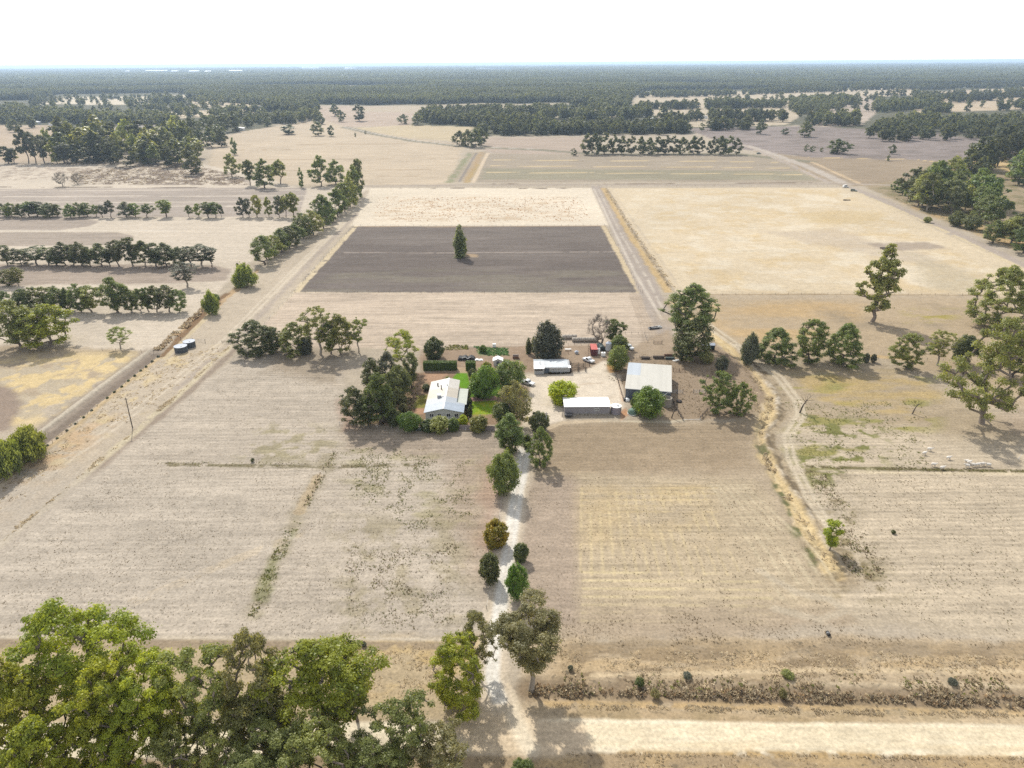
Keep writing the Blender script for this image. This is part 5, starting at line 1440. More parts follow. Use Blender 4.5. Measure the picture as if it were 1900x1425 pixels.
for tpl, mat, name, spec, lab in [
    # along the drive
    ('broad0', 'green', 'garden_tree', (935, 836, 915, 60), 'dense dark green egg-shaped tree on the west side of the drive'),
    ('round0', 'gold', S_, (920, 962, 1011, 45), 'round bush covered in golden flowers beside the drive'),
    ('round1', 'dark', S_, (908, 1025, 1079, 38), 'dark olive oval bush on the west side of the lower drive'),
    ('round2', 'dark', S_, (967, 1006, 1040, 27), 'small dark round bush on the east side of the drive'),
    ('broad1', 'bright', 'garden_tree', (959, 1044, 1112, 40), 'glossy green upright tree on the east side of the lower drive'),
    ('bushy1', 'green', E_, (1003, 791, 864, 48), 'leafy green gum standing right of the upper drive'),
    ('round1', 'dark', S_, (1000, 763, 798, 35), 'dark round tree at the top of the drive by the garage'),
    ('mid0', 'green', E_, (945, 766, 838, 62), 'leafy gum left of the upper drive below the garden'),
    ('round2', 'dark', S_, (978, 806, 832, 17), 'small dark bush squeezed in the gap of the upper drive'),
    ('mid3', 'green', E_, (950, 805, 842, 36), 'low green tree above the egg-shaped tree on the drive'),
    # house garden
    ('mid5', 'brown', 'wattle_tree', (955, 705, 792, 58), 'big olive-brown wattle between the lawns and the gravel yard'),
    ('broad2', 'green', 'garden_tree', (934, 745, 793, 44), 'dense green tree at the foot of the olive-brown wattle'),
    ('broad1', 'bright', 'carob_tree', (900, 678, 738, 52), 'broad glossy green tree shading the back lawn'),
    ('broad0', 'green', 'carob_tree', (945, 666, 722, 62), 'broad dark green tree behind the glossy one by the parked ute'),
    ('broad2', 'bright', 'garden_tree', (886, 704, 738, 30), 'low green tree on the lawn edge in front of the broad glossy tree'),
    ('round0', 'yellow', S_, (902, 671, 696, 20), 'small yellow-green tree poking above the broad garden trees'),
    ('round1', 'dark', S_, (876, 684, 702, 14), 'small dark shrub at the end of the short hedge'),
    ('round2', 'olive', S_, (888, 770, 799, 32), 'feathery olive shrub in front of the striped front lawn'),
    ('broad0', 'bright', S_, (760, 763, 799, 42), 'bright green bushy tree at the front left corner of the garden'),
    ('round0', 'green', S_, (792, 777, 799, 26), 'low green shrub beside the bright bushy tree before the house'),
    ('round1', 'olive', S_, (816, 772, 800, 38), 'olive shrub in the middle in front of the house porch'),
    ('round2', 'green', S_, (840, 775, 798, 24), 'green shrub at the left end of the garden sheet fence'),
    ('round0', 'lime', S_, (859, 769, 787, 17), 'small rounded yellow-green shrub at the house corner'),
    ('broad1', 'dark', S_, (730, 757, 792, 26), 'dark shrub below the big windbreak trees by the garden'),
    ('round2', 'olive', S_, (830, 698, 706, 9), 'tiny shrub in the garden bed behind the house'),
    ('round1', 'dark', S_, (790, 712, 724, 14), 'small dark shrub along the west side of the house'),
    ('round0', 'brown', S_, (748, 748, 764, 18), 'brownish shrub in the bed under the windbreak'),
    ('round2', 'brown', S_, (743, 730, 748, 22), 'dull brownish-green shrub in shade of the windbreak'),
    ('round0', 'dark', S_, (872, 752, 772, 9), 'dark narrow shrub against the east wall of the house'),
    ('round1', 'dark', S_, (872, 738, 752, 9), 'dark shrub by the pink garden path next to the house'),
    # windbreak west of the house
    ('mid0', 'green', E_, (700, 692, 788, 66), 'large rounded gum at the front of the house windbreak'),
    ('mid2', 'dark', E_, (657, 716, 788, 62), 'dark low-branched gum at the west end of the house windbreak'),
    ('mid3', 'dark', E_, (680, 732, 790, 50), 'dark gum low in front of the rounded windbreak gum'),
    ('mid5', 'dark', E_, (690, 664, 730, 46), 'dark gum at the back west of the house windbreak'),
    ('mid1', 'dark', E_, (728, 690, 762, 38), 'dark gum inside the house windbreak nearest the left lawn'),
    ('open1', 'yellow', E_, (746, 611, 690, 74), 'tall airy gum with yellowish flat crown above the windbreak'),
    ('mid4', 'dark', E_, (762, 655, 720, 36), 'dark gum next to the long clipped hedge'),
    ('mid2', 'grey', E_, (718, 652, 722, 48), 'greyish gum with bare limbs behind the windbreak'),
    ('broad2', 'dark', E_, (740, 678, 738, 40), 'dense dark tree in the heart of the house windbreak'),
    ('broad0', 'dark', E_, (712, 715, 775, 38), 'dense dark tree between the rounded gum and the house lawn'),
    ('round0', 'dark', 'round_tree', (805, 625, 664, 37), 'perfectly round dark tree behind the long clipped hedge'),
    ('round1', 'bright', S_, (896, 640, 653, 13), 'small round green bush at the vegetable patch'),
    # row on the north-west of the house
    ('bushy1', 'dark', E_, (470, 592, 657, 76), 'low wide olive gum at the west end of the row beside the lane'),
    ('bushy0', 'dark', E_, (502, 606, 656, 50), 'small dark gum second in the row beside the lane gateway'),
    ('bushy1', 'olive', E_, (545, 596, 656, 62), 'bushy olive gum in the middle of the lane row'),
    ('open0', 'olive', E_, (588, 570, 658, 56), 'tallest slender gum with pale stem in the lane row'),
    ('mid2', 'olive', E_, (628, 582, 657, 58), 'full olive gum third from the east end of the lane row'),
    ('mid1', 'green', E_, (610, 598, 657, 36), 'small green gum between two taller ones of the lane row'),
    ('open2', 'light', E_, (662, 588, 655, 46), 'sparse pale-leaved gum at the east end of the lane row'),
    ('round2', 'grey', S_, (566, 625, 656, 26), 'small grey shrub under the bushy lane-row gum'),
    # farmyard
    ('conifer0', 'grey', 'casuarina_tree', (1014, 596, 664, 54), 'big dark grey casuarina behind the old dairy'),
    ('cypress0', 'dark', 'cypress_tree', (981, 627, 656, 11), 'narrow dark cypress, taller front one left of the casuarina'),
    ('cypress0', 'dark', 'cypress_tree', (990, 625, 652, 9), 'narrow dark cypress hidden against the casuarina'),
    ('bare0', 'twig', 'bare_tree', (1113, 584, 640, 46), 'leafless grey tree behind the red container'),
    ('mid4', 'green', 'garden_tree', (1139, 592, 640, 40), 'tall green tree beside the leafless grey tree'),
    ('broad2', 'green', 'garden_tree', (1150, 622, 655, 32), 'green tree behind the grain silo'),
    ('broad0', 'light', 'pepper_tree', (1147, 640, 686, 40), 'light green rounded tree at the back corner of the big shed'),
    ('round0', 'lime', 'citrus_bush', (1042, 704, 744, 50), 'big round lime-yellow bush in the gravel yard'),
    ('broad1', 'bright', 'mulberry_tree', (1204, 716, 773, 62), 'leafy green tree in front of the big shed'),
    ('round1', 'green', S_, (1178, 737, 760, 14), 'small green shrub at the foot of the leafy shed tree'),
    ('big2', 'green', E_, (1283, 527, 650, 106), 'biggest farmyard gum with wide dark crown beside the track'),
    ('mid5', 'dark', E_, (1288, 590, 668, 78), 'dense dark gum in front of the biggest farmyard gum'),
    ('mid3', 'dark', E_, (1268, 620, 670, 44), 'low dark gum at the west foot of the biggest gum'),
    ('bushy0', 'green', E_, (1336, 688, 767, 66), 'rounded gum with pale limbs at the edge of the stockyard'),
    ('bushy1', 'green', E_, (1377, 708, 768, 44), 'smaller green gum leaning against the rounded stockyard gum'),
    ('broad0', 'grey', S_, (1340, 660, 692, 22), 'spiky grey-green bush above the stockyard gums'),
    ('round1', 'brown', S_, (1312, 652, 672, 26), 'brownish bush in the shade beside the lean-to'),
    # east tree row
    ('conifer0', 'grey', 'casuarina_tree', (1395, 618, 674, 30), 'upright grey-green tree at the west end of the dense tree row'),
    ('bushy1', 'green', E_, (1444, 606, 672, 78), 'first broad gum in the dense tree row, after the gate'),
    ('bushy0', 'green', E_, (1508, 592, 673, 74), 'tallest dense gum in the middle of the dense tree row'),
    ('bushy1', 'green', E_, (1572, 598, 674, 78), 'last broad gum at the east end of the dense tree row'),
    ('round2', 'grey', S_, (1608, 655, 672, 13), 'tiny grey shrub past the east end of the dense row'),
    ('round1', 'grey', S_, (1622, 657, 672, 11), 'tiny grey shrub farthest from the dense row, before the pale patch'),
    ('bushy0', 'olive', E_, (1691, 618, 684, 64), 'low branched olive gum between the pale patch and light gum'),
    ('open0', 'olive', E_, (1748, 614, 678, 48), 'slim light gum with visible trunk between two dark trees'),
    ('broad2', 'dark', 'garden_tree', (1796, 622, 676, 44), 'dark rounded tree tucked behind the huge eastern gum'),
    ('huge0', 'olive', E_, (1856, 588, 787, 172), 'huge spreading gum with olive-yellow crown at the right edge'),
    ('bushy1', 'olive', E_, (1868, 493, 608, 112), 'tall airy gum standing behind the huge eastern gum'),
    ('mid5', 'dark', E_, (1895, 610, 700, 70), 'dark gum cut by the right picture edge'),
    ('tall0', 'olive', E_, (1636, 456, 597, 66), 'lone tall irregular gum in the east grazing paddock'),
    ('mid4', 'yellow', E_, (1545, 965, 1022, 44), 'small lone yellow-green gum at the end of the winding drain'),
    ('cypress0', 'dark', 'lone_tree', (853, 419, 478, 23), 'lone pointed dark tree standing in the ploughed paddock'),
    ('round2', 'dark', S_, (857, 443, 472, 16), 'dark bushy side growth against the lone ploughed-paddock tree'),
    # west side
    ('weep0', 'light', 'willow_tree', (46, 790, 850, 78), 'bright light-green willow on the channel bank at the left edge'),
    ('weep1', 'light', 'willow_tree', (2, 814, 884, 66), 'light-green willow cut by the left edge beside the channel'),
    ('mid0', 'olive', E_, (22, 556, 645, 75), 'big gum at the left edge, first of the wide-crowned trio'),
    ('mid5', 'olive', E_, (52, 566, 643, 70), 'big gum in the middle of the wide-crowned trio on the left'),
    ('mid2', 'yellow', E_, (84, 562, 642, 90), 'big spreading gum at the right of the wide-crowned trio'),
    ('open1', 'light', E_, (218, 605, 647, 46), 'small light green gum alone in the pale left paddock'),
    ('open0', 'grey', E_, (342, 487, 533, 46), 'sparse grey-green gum standing alone before the long tree belt'),
    ('weep1', 'light', 'willow_tree', (453, 489, 532, 46), 'fresh green willow at the end of the hedge line beside lane'),
    ('weep0', 'light', 'willow_tree', (390, 540, 583, 30), 'small fresh green willow on the weedy ditch'),
    ('round1', 'green', S_, (398, 545, 562, 16), 'pale feathery bush just behind the small ditch willow'),
    ('bare0', 'grey', E_, (112, 320, 346, 30), 'grey leafless-looking bush in the far left stubble'),
    ('bare0', 'grey', E_, (142, 322, 342, 24), 'smaller grey bush right of the other in the far left stubble'),
    ('far4', 'green', E_, (432, 256, 287, 17), 'solitary dark gum at the edge of the wide far-left field'),
    ('row0', 'olive', E_, (427, 286, 328, 30), 'olive gum first of the scattered clump below the wide field'),
    ('row1', 'dark', E_, (460, 298, 344, 22), 'narrow dark gum of the scattered clump below the wide field'),
    ('row3', 'green', E_, (487, 296, 349, 36), 'fullest gum of the scattered clump below the wide field'),
    ('row4', 'olive', E_, (517, 297, 341, 33), 'round gum on a clear stem right of the fullest clump gum'),
    ('far4', 'green', E_, (557, 312, 348, 15), 'thin upright gum by itself beside the boundary track'),
    ('row0', 'green', E_, (592, 290, 345, 36), 'tall gum at the head of the hedge line, left one'),
    ('row3', 'green', E_, (621, 297, 342, 36), 'tall gum at the head of the hedge line, right one'),
    ('far1', 'dark', E_, (536, 231, 249, 34), 'broad low gum pair in the far field, left of the round two'),
    ('far0', 'dark', E_, (588, 226, 252, 24), 'round gum in the far field, larger left of two'),
    ('far1', 'dark', E_, (614, 233, 253, 17), 'round gum in the far field, smaller right of two'),
    ('far0', 'dark', E_, (620, 193, 216, 19), 'gum pair by the striped far field, upper one'),
    ('far2', 'dark', E_, (632, 204, 226, 16), 'gum by the striped far field, lower small one'),
    ('far1', 'dark', E_, (664, 194, 225, 30), 'dense round gum alone on the striped far field'),
    ('far2', 'dark', E_, (748, 212, 230, 20), 'small gum pair at the left of the far shelter clump'),
    ('far0', 'dark', E_, (773, 209, 232, 24), 'round gum second in the far shelter clump'),
    ('far4', 'dark', E_, (659, 246, 254, 5), 'tiny dark shrub by the pale creek, left'),
    ('far4', 'dark', E_, (678, 242, 249, 5), 'tiny dark shrub by the pale creek, right'),
    ('far4', 'dark', E_, (1065, 275, 289, 12), 'small conical tree left of the long back shelter row'),
    ('far1', 'olive', E_, (1303, 228, 243, 12), 'small brownish tree by the far right track'),
    ('far0', 'dark', E_, (1413, 222, 249, 22), 'upright gum on the grey far-right plain'),
    ('far1', 'dark', E_, (1458, 238, 250, 16), 'low green tree on the grey far-right plain'),
    ('far0', 'dark', E_, (1496, 226, 254, 28), 'spreading dark gum in the middle of the grey plain'),
    ('far2', 'dark', E_, (1557, 258, 285, 42), 'broad leafy clump on the edge of the grey plain'),
    ('far4', 'dark', E_, (1497, 267, 281, 9), 'small dark tree in the line of three, left'),
    ('far4', 'dark', E_, (1508, 270, 282, 11), 'small dark tree in the line of three, middle'),
    ('far4', 'dark', E_, (1525, 273, 282, 7), 'small dark tree in the line of three, right'),
    ('far1', 'dark', E_, (1657, 268, 286, 17), 'bushy tree leaning over the creek on the far right'),
    ('far4', 'dark', E_, (1649, 287, 299, 8), 'dark shrub just below the leaning creek tree'),
]:
    cat = 'shrub' if name == S_ else 'tree'
    plant(tpl, mat, lab, cat, name, spec, None, 'pale' if tpl.startswith('open') else ('dark' if mat in ('dark', 'green') else 'mid'),
          rz=0.0 if tpl == 'tall0' else None, small=(name == S_))
# second narrower lobes for the two-lobed lone tree are in its own bushy growth above


def row(entries, tpls, mats, where, group, wvar=.0, name=E_):
    entries = sorted(entries)
    for k, (cu, top, base, w) in enumerate(entries):
        hpx = base - top
        adj = 'slender' if w < .62 * hpx else ('broad' if w > 1.15 * hpx else ('tall' if hpx > np.mean([e[2] - e[1] for e in entries]) * 1.12 else 'rounded'))
        plant(_rnd.choice(tpls), _rnd.choice(mats), '%s gum, %s from left in %s' % (adj, ORD[k], where), 'tree', name, (cu, top, base, w), group, _rnd.choice(['mid', 'dark', 'pale']))


ROWT = ['row0', 'row1', 'row2', 'row3', 'row4']
MIDT = ['mid0', 'mid1', 'mid2', 'mid3', 'mid4', 'mid5', 'open0']
row([(6, 540, 578, 34), (40, 536, 577, 40), (58, 533, 577, 42), (80, 532, 578, 42), (103, 531, 579, 40), (122, 534, 578, 30), (143, 527, 579, 44), (163, 530, 579, 48), (208, 514, 580, 52),
     (215, 545, 580, 26), (238, 534, 580, 30), (256, 536, 580, 30), (271, 534, 579, 26), (285, 530, 579, 36), (308, 530, 579, 40), (328, 537, 579, 32)],
    MIDT, ['olive', 'green', 'dark', 'green'], 'the nearest left tree belt', 'nearest tree belt in the left paddocks')
row([(8, 455, 492, 38), (36, 462, 492, 40), (63, 457, 492, 44), (85, 459, 492, 34), (101, 462, 493, 32), (114, 449, 493, 36), (130, 455, 493, 30), (146, 449, 494, 40), (162, 458, 494, 30), (183, 451, 494, 42),
     (200, 462, 494, 28), (215, 446, 494, 38), (240, 441, 494, 42), (263, 447, 494, 36), (284, 451, 494, 40), (303, 450, 494, 46), (330, 458, 494, 36), (350, 457, 495, 38), (372, 454, 496, 50), (389, 460, 495, 28)],
    MIDT, ['dark', 'green', 'dark', 'dark'], 'the long middle left tree belt', 'long middle tree belt in the left paddocks')
row([(4, 378, 402, 22), (18, 376, 403, 28), (36, 378, 403, 26), (52, 374, 403, 34), (66, 374, 402, 40), (88, 376, 403, 32), (103, 379, 403, 22), (128, 378, 404, 24), (143, 376, 403, 26), (158, 376, 402, 28),
     (175, 380, 402, 22), (187, 380, 404, 18), (202, 372, 404, 20), (232, 374, 403, 36), (248, 377, 403, 26), (271, 378, 404, 26), (305, 371, 403, 30), (349, 381, 404, 14), (366, 378, 403, 17), (384, 375, 404, 26), (397, 375, 404, 24), (409, 381, 403, 11)],
    ROWT, ['dark', 'dark', 'green', 'grey'], 'the far left tree belt', 'far tree belt in the left paddocks')
row([(447, 367, 403, 22), (459, 369, 403, 20), (474, 363, 403, 26), (496, 366, 402, 18), (515, 364, 403, 24), (527, 363, 403, 20), (541, 358, 403, 26)], ROWT, ['grey', 'olive'], 'the stemmy group before the hedge line', 'stemmy gums before the hedge line')
row([(10, 500, 531, 40), (28, 496, 531, 26)], MIDT, ['green', 'olive'], 'the pair at the left edge between belts', 'gum pair at the left edge')
HL = [(487, 437, 491, 54), (506, 437, 478, 36), (519, 424, 468, 42), (533, 420, 462, 40), (547, 416, 455, 38), (560, 396, 442, 44), (578, 391, 436, 40), (597, 362, 424, 44), (607, 375, 412, 36), (624, 350, 402, 42), (636, 340, 393, 36), (646, 328, 384, 34), (655, 308, 374, 32), (665, 297, 366, 28)]
for k, s in enumerate(HL):
    plant(['mid0', 'mid3', 'mid5', 'mid2'][k % 4] if k < 8 else ['row0', 'row2', 'row3'][k % 3], ['green', 'olive', 'green', 'dark', 'green'][k % 5], '%s dense gum from the near end of the hedge line along the lane' % ORD[k], 'tree', E_, s, 'hedge line of gums along the lane', 'dark')
BK = [(1090, 249, 287, 24), (1104, 248, 287, 26), (1122, 247, 286, 30), (1140, 250, 286, 26), (1155, 253, 286, 22), (1172, 253, 287, 24), (1190, 254, 286, 24), (1206, 256, 287, 26), (1222, 254, 286, 26), (1238, 252, 286, 24), (1252, 253, 286, 22), (1268, 255, 286, 24), (1288, 253, 286, 24), (1300, 255, 286, 20), (1324, 254, 287, 24), (1338, 253, 287, 26), (1354, 253, 287, 26), (1368, 257, 287, 20)]
row(BK, ['far0', 'far1', 'far2', 'far4'], ['far', 'dark'], 'the long back shelter row', 'back shelter row behind the striped field')
row([(852, 243, 270, 26), (868, 241, 272, 24), (882, 240, 274, 28), (893, 238, 270, 22)], ['far0', 'far2'], ['far', 'dark'], 'the clump at the drain head', 'clump at the drain head')


def scatter(poly, n, hpx, wf, tpls, mats, label, group, seed, spread=.62):
    """individual trees filling a mass; poly gives the ground they stand on (photo pixels)"""
    r = random.Random(seed); P = np.array(poly, float); out = []; tries = 0
    while len(out) < n and tries < 9000:
        tries += 1
        u = r.uniform(P[:, 0].min(), P[:, 0].max()); v = r.uniform(P[:, 1].min(), P[:, 1].max())
        if sdist(P, np.array([u]), np.array([v]))[0] < 0: continue
        q_ = W(u, v); H_ = hpx(u, v) if callable(hpx) else hpx
        H_ *= r.uniform(.82, 1.18); w_ = H_ * wf * r.uniform(.8, 1.25)
        wm = w_ * proj(q_)[2] / FPX
        if any(np.hypot(*(q_ - o[0])[:2]) < spread * (wm + o[1]) / 2 for o in out): continue
        out.append((q_, wm, (u, v - H_, v, w_)))
    out.sort(key=lambda o: -o[0][1])
    for q_, wm, s in out:
        u = s[0]; f = (u - P[:, 0].min()) / max(1, np.ptp(P[:, 0])); g = (s[2] - P[:, 1].min()) / max(1, np.ptp(P[:, 1]))
        mat = r.choice(mats)
        tone = {'far': 'grey-green', 'dark': 'dark', 'olive': 'olive', 'green': 'green', 'yellow': 'yellowish', 'grey': 'greyish'}[mat]
        where = '%s %s' % ('front' if g > .66 else ('back' if g < .33 else 'middle'), 'left' if f < .25 else ('centre left' if f < .5 else ('centre right' if f < .75 else 'right')))
        plant(r.choice(tpls), mat, '%s gum, %s part of %s' % (tone, where, label), 'tree', E_, s, '%s gums, %s of %s' % (tone, where, group), 'mid' if r.random() < .6 else 'pale')


FT = ['far0', 'far1', 'far2', 'far3', 'far4']
# dense grove on the far left, and its open front rank
scatter([(95, 305), (110, 270), (240, 262), (275, 285), (272, 308), (235, 312), (180, 304)], 30, 52, .72, FT, ['far', 'dark', 'far', 'olive'], 'the dense far-left grove', 'the dense far-left grove', 11, .5)
scatter([(262, 300), (280, 268), (340, 262), (385, 290), (385, 325), (330, 322)], 20, 44, .75, FT, ['far', 'olive', 'dark'], 'the grove running down to the boundary track', 'the grove by the boundary track', 12, .5)
scatter([(300, 262), (330, 245), (480, 238), (480, 248), (420, 270), (370, 285)], 18, 36, .75, FT, ['far', 'dark'], 'the trees around the far-left homestead', 'the far-left homestead trees', 13, .55)
row([(10, 272, 304, 30), (22, 276, 303, 24), (42, 238, 303, 26), (57, 246, 303, 24), (75, 252, 304, 28), (86, 240, 300, 20), (100, 262, 304, 28), (118, 266, 305, 26), (136, 268, 305, 26), (157, 274, 305, 22)], ['far3', 'row1', 'far4', 'row4'], ['grey', 'far', 'olive'], 'the open rank left of the dense grove', 'open rank of gums left of the dense grove')
# creek trees on the right
scatter([(1680, 392), (1700, 360), (1760, 345), (1800, 360), (1900, 420), (2010, 470), (2010, 520), (1900, 450), (1790, 400), (1730, 405)], 26, lambda u, v: 60 if v > 400 else 54, .85, ['row0', 'row3', 'mid2', 'row4', 'mid0'], ['olive', 'green', 'dark'], 'the creek trees on the right', 'the creek trees', 14, .62)
scatter([(1770, 340), (1800, 290), (1900, 285), (2000, 300), (2000, 410), (1900, 390), (1830, 360)], 18, 52, .85, ['row0', 'row2', 'row3', 'far0'], ['dark', 'far', 'green'], 'the trees behind the creek on the right', 'the trees behind the creek', 15, .62)
row([(1664, 333, 356, 18), (1677, 336, 362, 22), (1690, 333, 368, 20), (1712, 318, 382, 40), (1730, 322, 392, 44), (1745, 300, 368, 40)], ['row0', 'row3', 'row2'], ['green', 'dark'], 'the west end of the creek trees', 'west end of the creek trees')
row([(1790, 292, 338, 44), (1812, 268, 325, 44), (1836, 262, 318, 42), (1858, 258, 308, 40)], ['far0', 'far2', 'row0'], ['far', 'dark'], 'the diagonal belt rising behind the creek', 'diagonal belt behind the creek')
for k, s in enumerate([(1885, 402, 452, 56), (1848, 408, 450, 44), (1805, 398, 426, 34), (1778, 392, 420, 30), (1906, 420, 470, 50)]):
    plant(['mid0', 'mid5', 'broad0', 'broad1', 'mid2'][k], ['olive', 'green', 'dark', 'dark', 'green'][k], '%s of the low trees along the creek edge from the right' % ['second', 'third', 'fourth', 'fifth', 'first'][k], 'tree', E_, s, 'low trees along the creek edge', 'dark')

# dead trees and small isolated shrubs
def dead_tree(px, top, label, seed):
    b, Ht, _ = locate(px[0], top, px[1], 8); r = random.Random(seed)
    t = thing('dead_tree', label, 'dead tree', (b[0], b[1], 0)); m = MB(); k = MB()
    a0 = Vector((0, 0, -.1)); a1 = Vector((Ht * .12, 0, Ht * .5)); m.tube(a0, a1, Ht * .05, Ht * .035, 7); a2 = Vector((Ht * .3, .2, Ht * .8)); m.tube(a1, a2, Ht * .035, Ht * .02, 6)
    for _k in range(9):
        s = a1.lerp(a2, r.random()); e = s + Vector((r.uniform(-.5, .55), r.uniform(-.4, .4), r.uniform(.1, .45))) * Ht * .7
        k.tube(s, e, Ht * .014, Ht * .006, 5); k.tube(e, e + Vector((r.uniform(-.2, .2), r.uniform(-.2, .2), r.uniform(.05, .2))) * Ht, Ht * .007, Ht * .003, 4)
    m.build('trunk', M_['dark_wood'], t); k.build('branches', M_['dark_wood'], t)


dead_tree((1487, 766), 738, 'black leafless dead tree beside the winding drain', 3)
dead_tree((1696, 768), 746, 'thin grey leafless shrub in the east sheep paddock', 4)
dead_tree((1247, 776), 756, 'small bare dead tree beside the stockyard fence', 5)
for k, (spec, mat, lab) in enumerate([
    ((1187, 1257, 1271, 18), 'green', 'round dark green shrub in the dry grass right of the drive'),
    ((1462, 1243, 1255, 22), 'olive', 'olive bushy shrub in the verge right of the round green one'),
    ((1275, 1247, 1256, 16), 'grey', 'grey low shrub between the green and olive verge shrubs'),
    ((1216, 1278, 1293, 18), 'brown', 'brown dried shrub at the edge of the reedy ditch'),
    ((1453, 1278, 1294, 15), 'brown', 'brown upright shrub rising from the middle of the reedy ditch'),
    ((1059, 1234, 1243, 10), 'grey', 'small grey bush beside the big brown-grey gum'),
    ((675, 1190, 1199, 10), 'grey', 'small grey-green shrub on the bare bank left of the drive'),
    ((970, 1408, 1440, 40), 'green', 'spiky green shrub cut by the bottom edge below the road'),
    ((1768, 1259, 1267, 18), 'grey', 'grey low shrub in the verge near the right edge'),
    ((468, 850, 857, 7), 'dark', 'tiny dark green weed bush near the weedy cross line, left'),
    ((1658, 983, 990, 8), 'dark', 'small dark green weed in the sheep paddock right of lone gum'),
    ((303, 380, 388, 4), 'dark', 'tiny dark bush by the far belt'),
    ((440, 488, 494, 5), 'dark', 'dark stump-like bush at the end of the long belt'),
    ((1722, 402, 413, 14), 'olive', 'small olive bush standing out from the creek trees'),
    ((1890, 432, 442, 12), 'grey', 'grey bush on the track edge at the far right'),
]):
    plant('broad%d' % (k % 3), mat, lab, 'shrub', 'wild_shrub', spec, None, 'dark', small=True)
# seedlings planted along the channel fence
SD = [(293, 662), (282, 671), (271, 681), (261, 688), (250, 698), (238, 707), (226, 718), (212, 728), (199, 739), (170, 762), (155, 775), (140, 787), (124, 799), (106, 814), (88, 827), (70, 842), (50, 857)]
for k, (u, v) in enumerate(SD):
    plant('round%d' % (k % 3), 'dark', 'dark stunted seedling in the line along the channel fence', 'seedling', 'tree_seedling', (u, v - 3, v + 1.5, 5), 'seedlings along the channel fence', 'dark', small=True)


# ------------------------------------------------------------------ hedges
def hedge(u0, u1, vt, vb, label):
    a = W(u0, vb); b = W(u1, vb); L_ = b[0] - a[0]; Hh = 3.0; dp = 2.2
    t = thing('clipped_hedge', label, 'hedge', (a[0], a[1], 0)); rs = np.random.RandomState(int(u0))
    n = int(L_ * 620); face = rs.choice(4, n, p=[.48, .32, .1, .1])
    x = rs.random(n) * L_; y = rs.random(n) * dp; z = rs.random(n) * Hh
    y = np.where(face == 0, .08 * rs.normal(size=n), y); z = np.where(face == 1, Hh + .08 * rs.normal(size=n), z)
    x = np.where(face == 2, .06 * rs.normal(size=n), np.where(face == 3, L_ + .06 * rs.normal(size=n), x))
    nm = np.select([face[:, None] == k for k in range(4)], [np.array([0, -1, .2]), np.array([0, 0, 1.]), np.array([-1, 0, .2]), np.array([1, 0, .2])]) + .5 * rs.normal(size=(n, 3))
    nm /= np.linalg.norm(nm, axis=1)[:, None]; aa = np.cross(nm, rs.normal(size=(n, 3))); aa /= np.linalg.norm(aa, axis=1)[:, None]; bb = np.cross(nm, aa)
    p = np.stack([x, y, z], 1); s = (.11 + .09 * rs.random(n))[:, None]
    v = np.stack([p - aa * s, p + bb * s * .7, p + aa * s, p - bb * s * .7], 1).reshape(-1, 3)
    me = np_mesh('foliage', v, np.arange(n * 4).reshape(-1, 4)); flt_attr(me, 'tint', np.repeat(rs.random(n), 4)); link('foliage', me, LM['bright'], t)
    MB().box(.12, L_ - .12, .12, dp - .12, 0, Hh - .12).build('stems', M_['dark_wood'], t)


hedge(786, 847, 667, 688, 'long clipped green hedge behind the house garden')
hedge(864.5, 882, 668, 688, 'short clipped green hedge block right of the garden gap')


# ------------------------------------------------------------------ uncountable low growth
def tufts(name, label, zones, seed, kind_name):
    """zones: (polygon or line in photo px, count, height m, spread m, palette, upright)"""
    rs = np.random.RandomState(seed); V = []; Cc = []; Ff = []; nb = 0
    for poly, cnt, hh, sp_, pal, thr in zones:
        P = pts(poly); lo = P.min(0); hi = P.max(0); got = 0
        edge = min(9.0, .30 * min(hi - lo))
        while got < cnt:
            m = (cnt - got) * 3 + 50
            x = rs.uniform(lo[0], hi[0], m); y = rs.uniform(lo[1], hi[1], m)
            ok = sdist(P, x, y) > edge * (fbm(x / 5, y / 5, seed + 3, 3) - .35) * 2 * rs.random(m) ** .5
            if thr: ok &= fbm(x / 3.5, y / 3.5, seed + 7, 4) > thr - .12 * rs.random(m)
            x = x[ok][:cnt - got]; y = y[ok][:cnt - got]; k = len(x); got += max(k, 1)
            if k == 0: continue
            nbld = 5
            S = (0.6 + .8 * rs.random(k)); base = np.stack([x, y, np.zeros(k)], 1)
            pc = np.asarray(pal)[rs.randint(0, len(pal), k)] * (1.5 + .6 * rs.random(k))[:, None]
            for j in range(nbld):
                a = rs.random(k) * 6.283; r_ = sp_ * S * (0.15 + .55 * rs.random(k)); w_ = sp_ * S * .42
                root = base + np.stack([np.cos(a) * r_ * .5, np.sin(a) * r_ * .5, np.full(k, -.03)], 1)
                tip = base + np.stack([np.cos(a) * r_ * 1.5, np.sin(a) * r_ * 1.9, hh * S * (.25 + .75 * rs.random(k) ** 1.5)], 1)
                tg = np.stack([-np.sin(a) * w_, np.cos(a) * w_, np.zeros(k)], 1)
                V.append(np.stack([root - tg, root + tg, tip], 1).reshape(-1, 3)); Cc.append(np.repeat(pc, 3, 0))
    V = np.concatenate(V); Cc = np.concatenate(Cc)
    me = np_mesh(name, V, np.arange(len(V)).reshape(-1, 3)); col_attr(me, 'Cd', Cc)
    o = link(name, me, TUFT); o['kind'] = 'stuff'; o['label'] = label; o['category'] = kind_name
    return o


